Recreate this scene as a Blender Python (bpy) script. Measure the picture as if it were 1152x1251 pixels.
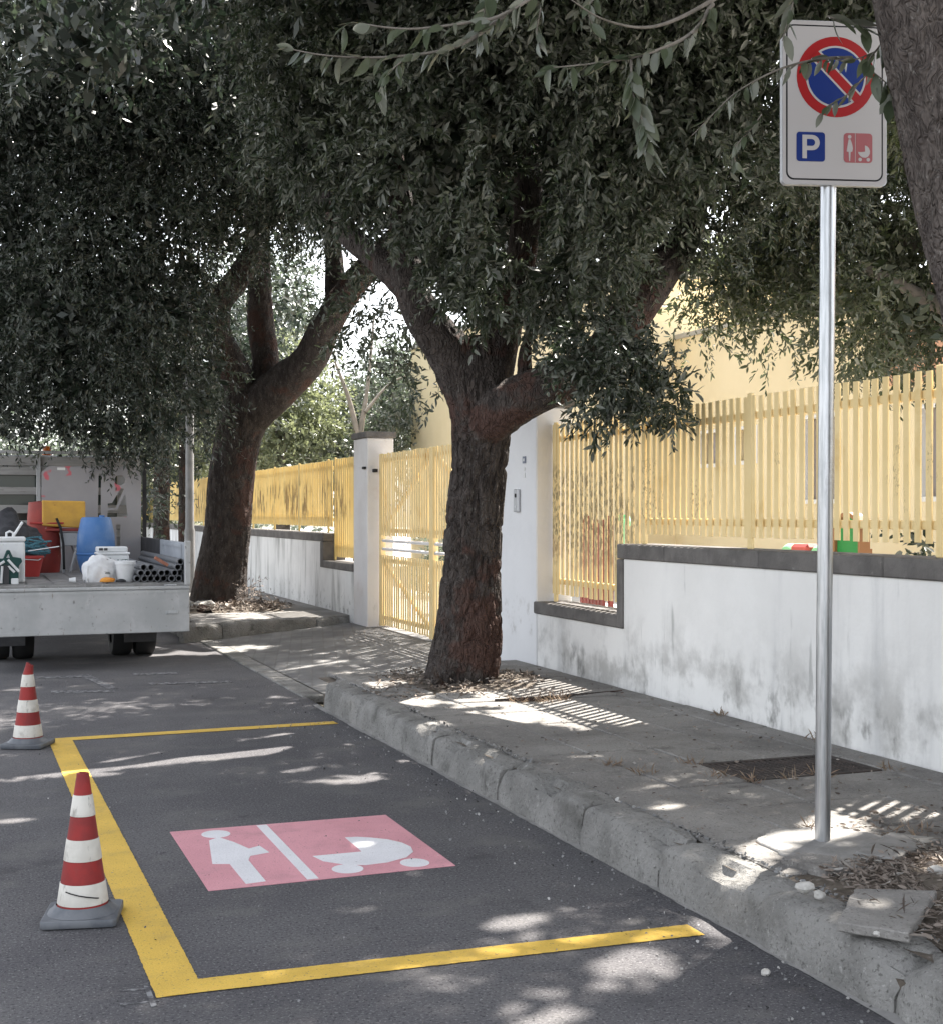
import bpy, bmesh, math, random
import numpy as np
from mathutils import Vector, Matrix, Euler
from mathutils.geometry import tessellate_polygon

R = math.radians
scene = bpy.context.scene
COL = scene.collection
for o in list(bpy.data.objects):
    bpy.data.objects.remove(o)

# ------------------------------------------------------------------ camera
YAW = 20.66
cam_d = bpy.data.cameras.new("camera")
cam_d.sensor_fit = 'AUTO'
cam_d.sensor_width = 36.0
cam_d.lens = 36.0 * 1660 / 1251
cam_d.clip_start = 0.05
cam_d.clip_end = 2000
cam = bpy.data.objects.new("camera", cam_d)
cam.location = (0, 0, 1.5)
cam.rotation_euler = (R(90), 0, R(-YAW))
COL.objects.link(cam)
scene.camera = cam

# ------------------------------------------------------------------ sky, sun, exposure
SUN_AZ, SUN_EL = 56.0, 55.0
world = bpy.data.worlds.new("World")
scene.world = world
world.use_nodes = True
wn = world.node_tree
wn.nodes.clear()
sky = wn.nodes.new("ShaderNodeTexSky")
sky.sky_type = 'NISHITA'
sky.sun_disc = False
sky.sun_elevation = R(SUN_EL)
sky.sun_rotation = R(SUN_AZ)
sky.dust_density = 2.0
bg = wn.nodes.new("ShaderNodeBackground")
bg.inputs[1].default_value = 0.15
wo = wn.nodes.new("ShaderNodeOutputWorld")
hsv = wn.nodes.new("ShaderNodeHueSaturation")
hsv.inputs['Saturation'].default_value = 0.27   # pale, hazy summer sky
wn.links.new(sky.outputs[0], hsv.inputs['Color'])
wn.links.new(hsv.outputs[0], bg.inputs[0])
wn.links.new(bg.outputs[0], wo.inputs[0])

S = Vector((math.sin(R(SUN_AZ)) * math.cos(R(SUN_EL)), math.cos(R(SUN_AZ)) * math.cos(R(SUN_EL)), math.sin(R(SUN_EL))))
sun_d = bpy.data.lights.new("sun", 'SUN')
sun_d.energy = 5.0
sun_d.angle = R(0.55)
sun_d.color = (1.0, 0.94, 0.86)
sun = bpy.data.objects.new("sun", sun_d)
sun.rotation_euler = (-S).to_track_quat('-Z', 'Y').to_euler()
sun.location = (20, 20, 30)
COL.objects.link(sun)

vs = scene.view_settings
vs.view_transform = 'Standard'
vs.look = 'None'
vs.exposure = 1.95
vs.gamma = 1.0
vs.use_curve_mapping = False
scene.cycles.max_bounces = 8
scene.cycles.diffuse_bounces = 5
scene.cycles.transmission_bounces = 4
scene.cycles.sample_clamp_indirect = 6.0

# ------------------------------------------------------------------ helpers
WM = {}
I4 = Matrix.Identity(4)


def wm(o):
    return WM.get(o.name, I4)


def tag(o, label=None, cat=None, group=None, kind=None):
    if label: o['label'] = label
    if cat: o['category'] = cat
    if group: o['group'] = group
    if kind: o['kind'] = kind
    return o


def thing(name, label, cat, loc=(0, 0, 0), rz=0.0, group=None):
    o = bpy.data.objects.new(name, None)
    o.empty_display_size = 0.2
    o.location = loc
    o.rotation_euler = (0, 0, rz)
    COL.objects.link(o)
    WM[o.name] = Matrix.Translation(loc) @ Matrix.Rotation(rz, 4, 'Z')
    return tag(o, label, cat, group)


def link(name, me, parent=None, M=None):
    o = bpy.data.objects.new(name, me)
    if parent is not None:
        o.parent = parent
        o.matrix_parent_inverse = wm(parent).inverted()
    if M is not None:
        o.matrix_basis = M
        WM[o.name] = M.copy()
    else:
        WM[o.name] = I4
    COL.objects.link(o)
    return o


def kids(o):
    return [c for c in bpy.data.objects if c.parent == o]


def copy_tree(o, parent=None, loc=None, rz=None):
    c = o.copy()
    COL.objects.link(c)
    if parent is not None:
        c.parent = parent
    if loc is not None:
        c.location = loc
    if rz is not None:
        c.rotation_euler = (0, 0, rz)
    for k in o.children:
        copy_tree(k, c)
    return c


class MB:
    def __init__(s):
        s.v, s.f, s.m = [], [], []

    def add(s, vs_, fs, m=0):
        b = len(s.v)
        s.v += [tuple(p) for p in vs_]
        for f in fs:
            s.f.append([i + b for i in f])
            s.m.append(m)
        return s

    def box(s, x0, x1, y0, y1, z0, z1, m=0, M=None):
        vs_ = [Vector(p) for p in ((x0, y0, z0), (x1, y0, z0), (x1, y1, z0), (x0, y1, z0), (x0, y0, z1), (x1, y0, z1), (x1, y1, z1), (x0, y1, z1))]
        if M is not None:
            vs_ = [M @ p for p in vs_]
        return s.add(vs_, [(3, 2, 1, 0), (4, 5, 6, 7), (0, 1, 5, 4), (1, 2, 6, 5), (2, 3, 7, 6), (3, 0, 4, 7)], m)

    def tube(s, path, radii, n=8, caps=True, m=0):
        path = [Vector(p) for p in path]
        if not hasattr(radii, '__len__'):
            radii = [radii] * len(path)
        rings = []
        ref = None
        for i, p in enumerate(path):
            a = path[max(i - 1, 0)]
            b = path[min(i + 1, len(path) - 1)]
            t = (b - a).normalized()
            if ref is None:
                ref = Vector((1, 0, 0)) if abs(t.x) < 0.8 else Vector((0, 1, 0))
            u = (ref - t * ref.dot(t)).normalized()
            w = t.cross(u)
            ref = u
            rings.append([p + (u * math.cos(2 * math.pi * k / n) + w * math.sin(2 * math.pi * k / n)) * radii[i] for k in range(n)])
        vs_ = [q for r_ in rings for q in r_]
        fs = []
        for i in range(len(path) - 1):
            for k in range(n):
                a, b = i * n + k, i * n + (k + 1) % n
                fs.append((a, b, b + n, a + n))
        if caps:
            fs.append(tuple(range(n))[::-1])
            e = (len(path) - 1) * n
            fs.append(tuple(range(e, e + n)))
        return s.add(vs_, fs, m)

    def lathe(s, prof, c=(0, 0, 0), n=24, m=0, axis='Z', caps=True):
        vs_ = []
        for r_, z in prof:
            for k in range(n):
                a = 2 * math.pi * k / n
                x, y = r_ * math.cos(a), r_ * math.sin(a)
                if axis == 'Z': vs_.append((c[0] + x, c[1] + y, c[2] + z))
                elif axis == 'Y': vs_.append((c[0] + x, c[1] - z, c[2] + y))
                else: vs_.append((c[0] + z, c[1] + x, c[2] + y))
        fs = []
        for i in range(len(prof) - 1):
            for k in range(n):
                a, b = i * n + k, i * n + (k + 1) % n
                fs.append((a, b, b + n, a + n))
        if caps:
            fs.append(tuple(range(n))[::-1])
            e = (len(prof) - 1) * n
            fs.append(tuple(range(e, e + n)))
        return s.add(vs_, fs, m)

    def prism(s, loops, M, d, m=0):
        """2D loops (first outer, others holes) in the local XY plane of M, thickened by d along local +Z."""
        tris = tessellate_polygon([[Vector((x, y, 0)) for x, y in l] for l in loops])
        flat = [p for l in loops for p in l]
        n = len(flat)
        vs_ = [M @ Vector((x, y, 0)) for x, y in flat] + [M @ Vector((x, y, d)) for x, y in flat]
        fs = []
        for t in tris:
            a, b, c = t
            ar = (flat[b][0] - flat[a][0]) * (flat[c][1] - flat[a][1]) - (flat[b][1] - flat[a][1]) * (flat[c][0] - flat[a][0])
            if ar < 0: a, c = c, a
            fs.append((c, b, a))
            fs.append((a + n, b + n, c + n))
        k = 0
        for li, l in enumerate(loops):
            q = len(l)
            ar = sum(l[i][0] * l[(i + 1) % q][1] - l[(i + 1) % q][0] * l[i][1] for i in range(q))
            flip = (ar < 0) != (li > 0)
            for i in range(q):
                a, b = k + i, k + (i + 1) % q
                fs.append((b, a, a + n, b + n) if flip else (a, b, b + n, a + n))
            k += q
        return s.add(vs_, fs, m)

    def mesh(s, name, mats, bevel=0.0, smooth=None, seg=1):
        me = bpy.data.meshes.new(name)
        me.from_pydata(s.v, [], s.f)
        if not isinstance(mats, (list, tuple)): mats = [mats]
        for m in mats: me.materials.append(m)
        me.polygons.foreach_set('material_index', s.m)
        if bevel > 0:
            bm = bmesh.new()
            bm.from_mesh(me)
            es = [e for e in bm.edges if len(e.link_faces) == 2 and e.calc_face_angle(0) > 0.5]
            bmesh.ops.bevel(bm, geom=es, offset=bevel, segments=seg, profile=0.5, affect='EDGES', clamp_overlap=True)
            bm.to_mesh(me)
            bm.free()
        if smooth is not None:
            me.polygons.foreach_set('use_smooth', [True] * len(me.polygons))
            me.set_sharp_from_angle(angle=R(smooth))
        me.update()
        return me

    def build(s, name, mats, parent=None, bevel=0.0, smooth=None, M=None, seg=1):
        return link(name, s.mesh(name, mats, bevel, smooth, seg), parent, M)


def np_mesh(name, V, F, mat, rnd=None, smooth=False):
    """V (n,3) float, F (m,k) int - quick mesh from arrays."""
    me = bpy.data.meshes.new(name)
    n, m, k = len(V), len(F), F.shape[1]
    me.vertices.add(n)
    me.vertices.foreach_set('co', np.ascontiguousarray(V, dtype=np.float32).ravel())
    me.loops.add(m * k)
    me.loops.foreach_set('vertex_index', np.ascontiguousarray(F, dtype=np.int32).ravel())
    me.polygons.add(m)
    me.polygons.foreach_set('loop_start', np.arange(0, m * k, k, dtype=np.int32))
    me.polygons.foreach_set('loop_total', np.full(m, k, dtype=np.int32))
    if smooth:
        me.polygons.foreach_set('use_smooth', np.ones(m, dtype=bool))
    me.materials.append(mat)
    if rnd is not None:
        at = me.attributes.new('rnd', 'FLOAT', 'POINT')
        at.data.foreach_set('value', np.ascontiguousarray(rnd, dtype=np.float32))
    me.update(calc_edges=True)
    return me


def hash3(i, j, k, seed):
    h = (i * 73856093) ^ (j * 19349663) ^ (k * 83492791) ^ (seed * 2654435761)
    h = (h ^ (h >> 13)) * 1274126177
    h = h ^ (h >> 16)
    return (h & 0xFFFF) / 65535.0


def vnoise(p, seed=0):
    p = np.asarray(p, dtype=np.float64)
    i = np.floor(p).astype(np.int64)
    f = p - i
    f = f * f * (3 - 2 * f)
    out = 0
    for dx in (0, 1):
        for dy in (0, 1):
            for dz in (0, 1):
                w = (f[:, 0] if dx else 1 - f[:, 0]) * (f[:, 1] if dy else 1 - f[:, 1]) * (f[:, 2] if dz else 1 - f[:, 2])
                out = out + w * hash3(i[:, 0] + dx, i[:, 1] + dy, i[:, 2] + dz, seed)
    return out


# ------------------------------------------------------------------ materials
def mat(name, c1, c2=None, scale=4.0, stretch=(1, 1, 1), rough=0.8, spec=0.3, metal=0.0, bump=0.0, bscale=60.0, bstretch=(1, 1, 1), layers=(), lo=0.35, hi=0.65, brick=None, bdist=0.01, vor=None):
    m = bpy.data.materials.new(name)
    m.use_nodes = True
    nt = m.node_tree
    N, L = nt.nodes, nt.links
    bs = N['Principled BSDF']
    bs.inputs['Roughness'].default_value = rough
    bs.inputs['Specular IOR Level'].default_value = spec
    bs.inputs['Metallic'].default_value = metal
    geo = N.new('ShaderNodeNewGeometry')

    def noise(sc, st, det=5.0):
        mp = N.new('ShaderNodeMapping')
        mp.inputs['Scale'].default_value = st
        L.new(geo.outputs['Position'], mp.inputs['Vector'])
        nz = N.new('ShaderNodeTexNoise')
        nz.inputs['Scale'].default_value = sc
        nz.inputs['Detail'].default_value = det
        nz.inputs['Roughness'].default_value = 0.6
        L.new(mp.outputs[0], nz.inputs['Vector'])
        return nz.outputs[0]

    def rng(src, lo_, hi_, a=0.0, b=1.0):
        r_ = N.new('ShaderNodeMapRange')
        r_.interpolation_type = 'SMOOTHSTEP'
        r_.inputs['From Min'].default_value = lo_
        r_.inputs['From Max'].default_value = hi_
        r_.inputs['To Min'].default_value = a
        r_.inputs['To Max'].default_value = b
        L.new(src, r_.inputs['Value'])
        return r_.outputs[0]

    def mul(a, b):
        q = N.new('ShaderNodeMath')
        q.operation = 'MULTIPLY'
        L.new(a, q.inputs[0])
        if isinstance(b, float): q.inputs[1].default_value = b
        else: L.new(b, q.inputs[1])
        return q.outputs[0]

    def mix(f, a, b):
        q = N.new('ShaderNodeMix')
        q.data_type = 'RGBA'
        L.new(f, q.inputs[0])
        for sock, val in ((q.inputs[6], a), (q.inputs[7], b)):
            if isinstance(val, tuple): sock.default_value = (*val, 1)
            else: L.new(val, sock)
        return q.outputs[2]

    col = None
    if c2 is not None:
        col = mix(rng(noise(scale, stretch), lo, hi), tuple(c1), tuple(c2))
    bheight = None
    if brick:
        bt = N.new('ShaderNodeTexBrick')
        mp = N.new('ShaderNodeMapping')
        mp.inputs['Rotation'].default_value = (0, 0, brick.get('rot', 0))
        L.new(geo.outputs['Position'], mp.inputs['Vector'])
        L.new(mp.outputs[0], bt.inputs['Vector'])
        bt.inputs['Scale'].default_value = 1.0
        bt.inputs['Brick Width'].default_value = brick['w']
        bt.inputs['Row Height'].default_value = brick['h']
        bt.inputs['Mortar Size'].default_value = brick['m']
        bt.inputs['Mortar Smooth'].default_value = 0.2
        bt.inputs['Color1'].default_value = (0.9, 0.9, 0.9, 1)
        bt.inputs['Color2'].default_value = (1.06, 1.06, 1.06, 1)
        bt.inputs['Mortar'].default_value = (0.9, 0.89, 0.87, 1)
        q = N.new('ShaderNodeMix')
        q.data_type = 'RGBA'
        q.blend_type = 'MULTIPLY'
        q.inputs[0].default_value = 1.0
        if col is None: q.inputs[6].default_value = (*c1, 1)
        else: L.new(col, q.inputs[6])
        L.new(bt.outputs['Color'], q.inputs[7])
        col = q.outputs[2]
        bheight = bt.outputs['Fac']
    for ly in layers:
        f = rng(noise(ly['s'], ly.get('st', (1, 1, 1)), ly.get('d', 5.0)), ly['lo'], ly['hi'])
        if 'mask' in ly:
            ms = ly['mask']
            f = mul(f, rng(noise(ms[0], ms[1]), ms[2], ms[3]))
        if 'z' in ly:
            sp = N.new('ShaderNodeSeparateXYZ')
            L.new(geo.outputs['Position'], sp.inputs[0])
            z0, z1 = ly['z']
            f = mul(f, rng(sp.outputs[2], z0, z1))
            if 'z2' in ly:
                f = mul(f, rng(sp.outputs[2], ly['z2'][0], ly['z2'][1]))
        f = mul(f, float(ly.get('a', 1.0)))
        col = mix(f, col if col is not None else tuple(c1), tuple(ly['c']))
    if col is None:
        bs.inputs['Base Color'].default_value = (*c1, 1)
    else:
        L.new(col, bs.inputs['Base Color'])
    if bump > 0 or bheight is not None:
        bp = N.new('ShaderNodeBump')
        bp.inputs['Strength'].default_value = bump if bump > 0 else 0.5
        bp.inputs['Distance'].default_value = bdist
        h = noise(bscale, bstretch, 6.0)
        if bheight is not None:
            q = N.new('ShaderNodeMath')
            q.operation = 'SUBTRACT'
            L.new(h, q.inputs[0])
            L.new(bheight, q.inputs[1])
            h = q.outputs[0]
        L.new(h, bp.inputs['Height'])
        last = bp.outputs[0]
        if vor:
            # fissured plates: distance to the cell edge, warped a little
            mp = N.new('ShaderNodeMapping')
            mp.inputs['Scale'].default_value = vor['st']
            wz = N.new('ShaderNodeVectorMath')
            wz.operation = 'MULTIPLY_ADD'
            nz = N.new('ShaderNodeTexNoise')
            nz.inputs['Scale'].default_value = 9.0
            L.new(geo.outputs['Position'], nz.inputs['Vector'])
            L.new(nz.outputs['Color'], wz.inputs[0])
            wz.inputs[1].default_value = (0.12, 0.12, 0.12)
            L.new(geo.outputs['Position'], wz.inputs[2])
            L.new(wz.outputs[0], mp.inputs['Vector'])
            vo = N.new('ShaderNodeTexVoronoi')
            vo.feature = 'DISTANCE_TO_EDGE'
            vo.inputs['Scale'].default_value = vor['s']
            L.new(mp.outputs[0], vo.inputs['Vector'])
            hh = rng(vo.outputs['Distance'], 0.0, vor.get('w', 0.22))
            b2 = N.new('ShaderNodeBump')
            b2.inputs['Strength'].default_value = 1.0
            b2.inputs['Distance'].default_value = vor['d']
            L.new(hh, b2.inputs['Height'])
            L.new(last, b2.inputs['Normal'])
            last = b2.outputs[0]
        L.new(last, bs.inputs['Normal'])
    return m


def leaf_mat(name, cols, under, trans=0.25, rough=0.32):
    m = bpy.data.materials.new(name)
    m.use_nodes = True
    nt = m.node_tree
    N, L = nt.nodes, nt.links
    bs = N['Principled BSDF']
    bs.inputs['Roughness'].default_value = rough
    bs.inputs['Specular IOR Level'].default_value = 0.45
    at = N.new('ShaderNodeAttribute')
    at.attribute_name = 'rnd'
    rp = N.new('ShaderNodeValToRGB')
    rp.color_ramp.elements[0].color = (*cols[0], 1)
    rp.color_ramp.elements[1].color = (*cols[-1], 1)
    for i, c in enumerate(cols[1:-1]):
        e = rp.color_ramp.elements.new((i + 1) / (len(cols) - 1))
        e.color = (*c, 1)
    L.new(at.outputs['Fac'], rp.inputs[0])
    geo = N.new('ShaderNodeNewGeometry')
    mx = N.new('ShaderNodeMix')
    mx.data_type = 'RGBA'
    L.new(geo.outputs['Backfacing'], mx.inputs[0])
    L.new(rp.outputs[0], mx.inputs[6])
    mx.inputs[7].default_value = (*under, 1)
    L.new(mx.outputs[2], bs.inputs['Base Color'])
    tr = N.new('ShaderNodeBsdfTranslucent')
    hs = N.new('ShaderNodeHueSaturation')
    hs.inputs['Saturation'].default_value = 1.2
    hs.inputs['Value'].default_value = 1.6
    L.new(rp.outputs[0], hs.inputs['Color'])
    L.new(hs.outputs[0], tr.inputs['Color'])
    ms = N.new('ShaderNodeMixShader')
    ms.inputs[0].default_value = trans
    L.new(bs.outputs[0], ms.inputs[1])
    L.new(tr.outputs[0], ms.inputs[2])
    L.new(ms.outputs[0], N['Material Output'].inputs['Surface'])
    return m


M = {}
M['asphalt'] = mat('asphalt', (0.090, 0.087, 0.093), (0.122, 0.118, 0.122), scale=0.9, rough=0.9, spec=0.2, bump=0.9, bscale=120, bdist=0.006,
                   layers=[dict(c=(0.24, 0.235, 0.235), s=95, lo=0.54, hi=0.66, a=0.75),
                           dict(c=(0.03, 0.029, 0.032), s=80, lo=0.53, hi=0.65, a=0.8),
                           dict(c=(0.18, 0.172, 0.162), s=2.2, lo=0.50, hi=0.72, a=0.5, d=10.0), dict(c=(0.05, 0.048, 0.05), s=1.3, lo=0.60, hi=0.68, a=0.45, d=9.0),
                           dict(c=(0.045, 0.043, 0.046), s=8, lo=0.66, hi=0.72, a=0.6),
                           dict(c=(0.3, 0.3, 0.29), s=55, lo=0.715, hi=0.74, a=0.8)])
M['kerb'] = mat('kerb_concrete', (0.20, 0.195, 0.185), (0.29, 0.282, 0.268), scale=3.5, rough=0.9, bump=1.0, bscale=48, bdist=0.02,
                layers=[dict(c=(0.10, 0.098, 0.09), s=5, lo=0.56, hi=0.70, a=0.75, st=(1, 1, 0.7)),
                        dict(c=(0.44, 0.43, 0.41), s=9, lo=0.63, hi=0.72, a=0.65),
                        dict(c=(0.07, 0.067, 0.06), s=62, lo=0.56, hi=0.68, a=0.7), dict(c=(0.42, 0.41, 0.39), s=80, lo=0.60, hi=0.70, a=0.6), dict(c=(0.085, 0.082, 0.074), s=2.4, st=(1, 1, 1.8), lo=0.54, hi=0.72, a=0.55, d=9.0)])
M['slab'] = mat('paving_concrete', (0.20, 0.19, 0.18), (0.29, 0.277, 0.26), scale=1.6, rough=0.92, bump=0.9, bscale=60, bdist=0.012,
                layers=[dict(c=(0.085, 0.08, 0.075), s=4, lo=0.57, hi=0.72, a=0.6),
                        dict(c=(0.40, 0.385, 0.36), s=70, lo=0.58, hi=0.68, a=0.6), dict(c=(0.11, 0.104, 0.097), s=1.5, lo=0.52, hi=0.70, a=0.5, d=10.0), dict(c=(0.36, 0.345, 0.32), s=9, lo=0.62, hi=0.72, a=0.45, d=9.0),
                        dict(c=(0.07, 0.065, 0.06), s=85, lo=0.57, hi=0.68, a=0.7)])
M['mortar'] = mat('pale_mortar', (0.22, 0.215, 0.205), (0.31, 0.30, 0.29), scale=6, rough=0.92, bump=0.5, bscale=60,
                  layers=[dict(c=(0.2, 0.195, 0.185), s=12, lo=0.6, hi=0.7, a=0.6)])
M['soil'] = mat('dry_soil', (0.09, 0.075, 0.06), (0.17, 0.145, 0.12), scale=7, rough=1.0, bump=0.9, bscale=45,
                layers=[dict(c=(0.28, 0.25, 0.22), s=28, lo=0.6, hi=0.7, a=0.7)])
M['apron'] = mat('driveway_pavers', (0.15, 0.147, 0.147), (0.22, 0.216, 0.21), scale=1.6, rough=0.9, bump=0.35, bscale=60, brick=dict(w=0.24, h=0.12, m=0.008, rot=R(-76)),
                 layers=[dict(c=(0.09, 0.088, 0.088), s=3.5, lo=0.58, hi=0.74, a=0.5)])
M['farpave'] = mat('far_paving', (0.19, 0.18, 0.17), (0.27, 0.26, 0.245), scale=1.8, rough=0.92, bump=0.4, bscale=60, brick=dict(w=0.4, h=0.4, m=0.012),
                   layers=[dict(c=(0.12, 0.11, 0.1), s=4, lo=0.58, hi=0.72, a=0.5)])
M['yard'] = mat('yard_concrete', (0.42, 0.405, 0.375), (0.50, 0.48, 0.45), scale=1.2, rough=0.9, bump=0.2, bscale=40)
M['earth'] = mat('earth', (0.12, 0.11, 0.08), (0.17, 0.15, 0.11), scale=0.4, rough=1.0)
M['white_wall'] = mat('white_painted_render', (0.82, 0.81, 0.79), (0.76, 0.75, 0.73), scale=1.1, rough=0.85, bump=0.35, bscale=26, bdist=0.012,
                      layers=[dict(c=(0.5, 0.5, 0.5), s=3.2, st=(1.0, 1.0, 0.12), lo=0.52, hi=0.76, a=0.75, d=7.0, mask=(0.8, (1, 1, 0.6), 0.40, 0.55)),
                              dict(c=(0.42, 0.41, 0.39), s=2.6, lo=0.42, hi=0.64, a=0.85, z=(0.95, 0.3), d=9.0),
                              dict(c=(0.19, 0.185, 0.175), s=6, st=(1, 1, 0.6), lo=0.50, hi=0.66, a=0.85, z=(0.68, 0.22), d=10.0, mask=(1.1, (1, 1, 1), 0.42, 0.56)),
                              dict(c=(0.3, 0.3, 0.29), s=12, st=(1, 1, 0.12), lo=0.58, hi=0.72, a=0.6, d=6.0, mask=(1.4, (1, 1, 0.5), 0.5, 0.62))])
M['far_wall'] = mat('weathered_white_render', (0.78, 0.78, 0.77), (0.66, 0.66, 0.65), scale=1.2, rough=0.88, bump=0.3, bscale=30,
                    layers=[dict(c=(0.30, 0.30, 0.29), s=4, st=(1, 1, 0.14), lo=0.46, hi=0.66, a=0.85, d=8.0),
                            dict(c=(0.2, 0.19, 0.18), s=10, lo=0.54, hi=0.68, a=0.7, z=(0.6, 0.2), d=8.0)])
M['pillar'] = mat('pillar_render', (0.74, 0.72, 0.71), (0.66, 0.63, 0.61), scale=1.6, rough=0.88, bump=0.25, bscale=30,
                  layers=[dict(c=(0.52, 0.42, 0.37), s=2.2, lo=0.6, hi=0.75, a=0.35),
                          dict(c=(0.3, 0.29, 0.27), s=6, st=(1, 1, 0.3), lo=0.6, hi=0.74, a=0.5)])
M['coping'] = mat('dark_grey_coping', (0.115, 0.108, 0.103), (0.165, 0.155, 0.147), scale=5, rough=0.9, bump=0.5, bscale=50,
                  layers=[dict(c=(0.26, 0.25, 0.24), s=20, lo=0.64, hi=0.72, a=0.5)])
fence_layers = [dict(c=(0.60, 0.36, 0.09), s=3, lo=0.55, hi=0.75, a=0.5),
                dict(c=(0.24, 0.18, 0.10), s=75, st=(1, 1, 0.4), lo=0.53, hi=0.60, a=0.85, d=7.0, z=(1.35, 1.5), z2=(2.0, 1.75), mask=(1.3, (1, 1, 0.5), 0.52, 0.60))]
M['fence'] = mat('pale_yellow_paint', (0.88, 0.69, 0.36), (0.83, 0.635, 0.31), scale=2.5, rough=0.6, spec=0.35, layers=fence_layers)
M['fence_old'] = mat('weathered_yellow_paint', (0.88, 0.69, 0.36), (0.83, 0.635, 0.31), scale=2.5, rough=0.6, spec=0.35,
                     layers=[dict(c=(0.22, 0.165, 0.09), s=60, st=(1, 1, 0.35), lo=0.46, hi=0.56, a=0.8, d=7.0, z=(0.95, 1.25), z2=(2.0, 1.75), mask=(2.2, (1, 1, 0.3), 0.36, 0.50)),
                             dict(c=(0.45, 0.30, 0.16), s=14, st=(1, 1, 0.7), lo=0.45, hi=0.62, a=0.7, z=(0.95, 1.1), z2=(1.35, 1.2))])
M['fence_far'] = mat('golden_yellow_paint', (0.80, 0.61, 0.25), (0.74, 0.54, 0.20), scale=2.0, rough=0.6, spec=0.35,
                     layers=[dict(c=(0.2, 0.13, 0.05), s=14, st=(1, 1, 0.2), lo=0.44, hi=0.58, a=0.9, d=7.0, z=(1.3, 1.55), z2=(2.1, 1.8), mask=(1.3, (1, 1, 0.6), 0.40, 0.54))])
M['building'] = mat('cream_yellow_render', (0.80, 0.685, 0.46), (0.76, 0.645, 0.42), scale=0.8, rough=0.9, bump=0.1, bscale=20,
                    layers=[dict(c=(0.6, 0.5, 0.3), s=1.4, st=(1, 1, 0.25), lo=0.6, hi=0.75, a=0.3)])
M['salmon'] = mat('salmon_render', (0.62, 0.36, 0.24), (0.57, 0.33, 0.22), scale=1.5, rough=0.9)
M['roof_edge'] = mat('roof_flashing', (0.4, 0.38, 0.34), rough=0.8)
M['white_frame'] = mat('white_frame', (0.75, 0.75, 0.74), rough=0.5)
M['shutter'] = mat('grey_shutter', (0.36, 0.335, 0.35), (0.32, 0.3, 0.31), scale=5, rough=0.6)
M['dark_glass'] = mat('dark_glass', (0.03, 0.032, 0.04), rough=0.08, spec=0.6)
M['cab_glass'] = mat('green_tinted_glass', (0.035, 0.05, 0.045), rough=0.1, spec=0.6)
M['yellow_line'] = mat('yellow_road_paint', (0.70, 0.46, 0.085), (0.62, 0.405, 0.075), scale=3, rough=0.8, bump=0.8, bscale=120, bdist=0.005,
                       layers=[dict(c=(0.38, 0.28, 0.09), s=120, lo=0.58, hi=0.68, a=0.5), dict(c=(0.13, 0.11, 0.09), s=75, lo=0.62, hi=0.67, a=0.75), dict(c=(0.42, 0.29, 0.09), s=5, lo=0.52, hi=0.7, a=0.5, d=9.0)])
M['pink'] = mat('pink_road_paint', (0.69, 0.33, 0.37), (0.62, 0.29, 0.325), scale=2.5, rough=0.8, bump=0.8, bscale=120, bdist=0.005,
                layers=[dict(c=(0.44, 0.23, 0.25), s=120, lo=0.58, hi=0.68, a=0.5), dict(c=(0.16, 0.12, 0.13), s=75, lo=0.63, hi=0.68, a=0.65), dict(c=(0.5, 0.26, 0.285), s=5, lo=0.52, hi=0.7, a=0.5, d=9.0)])
M['white_line'] = mat('white_road_paint', (0.78, 0.77, 0.79), (0.71, 0.70, 0.72), scale=3, rough=0.8, bump=0.8, bscale=120, bdist=0.005,
                      layers=[dict(c=(0.5, 0.46, 0.47), s=110, lo=0.58, hi=0.68, a=0.45), dict(c=(0.22, 0.2, 0.2), s=75, lo=0.66, hi=0.7, a=0.6)])
M['ghost'] = mat('worn_white_paint', (0.075, 0.073, 0.078), (0.24, 0.24, 0.245), scale=22, rough=0.9, lo=0.44, hi=0.60, bump=0.5, bscale=170, bdist=0.004)
M['cone_red'] = mat('cone_red_rubber', (0.30, 0.028, 0.026), (0.21, 0.026, 0.026), scale=9, rough=0.55, layers=[dict(c=(0.18, 0.05, 0.045), s=16, lo=0.6, hi=0.75, a=0.5)])
M['cone_white'] = mat('cone_white_band', (0.62, 0.595, 0.54), (0.52, 0.495, 0.445), scale=8, rough=0.5,
                      layers=[dict(c=(0.2, 0.19, 0.17), s=30, st=(1, 1, 0.3), lo=0.60, hi=0.68, a=0.6), dict(c=(0.34, 0.32, 0.28), s=12, lo=0.54, hi=0.68, a=0.6, d=8.0)])
M['cone_base'] = mat('cone_base_rubber', (0.10, 0.108, 0.122), (0.155, 0.162, 0.175), scale=10, rough=0.6,
                     layers=[dict(c=(0.45, 0.45, 0.45), s=26, lo=0.69, hi=0.73, a=0.8)])
M['black'] = mat('black_rubber', (0.02, 0.02, 0.021), rough=0.7)
M['galv'] = mat('galvanised_steel', (0.55, 0.56, 0.58), (0.36, 0.375, 0.39), scale=9, stretch=(9, 9, 0.5), rough=0.38, metal=1.0, bump=0.05, bscale=30)
M['lamp_steel'] = mat('dull_steel', (0.27, 0.27, 0.27), (0.2, 0.2, 0.2), scale=3, rough=0.6, metal=0.3)
M['sign_alu'] = mat('sign_aluminium', (0.55, 0.56, 0.58), rough=0.45, metal=0.6)
M['sign_white'] = mat('sign_white_film', (0.46, 0.44, 0.44), rough=0.45)
M['sign_black'] = mat('sign_black_film', (0.012, 0.012, 0.014), rough=0.5)
M['sign_red'] = mat('sign_red_film', (0.33, 0.010, 0.012), rough=0.45)
M['sign_blue'] = mat('sign_blue_film', (0.006, 0.026, 0.17), rough=0.45)
M['sign_pink'] = mat('sign_pink_film', (0.36, 0.11, 0.12), rough=0.45)
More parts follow.
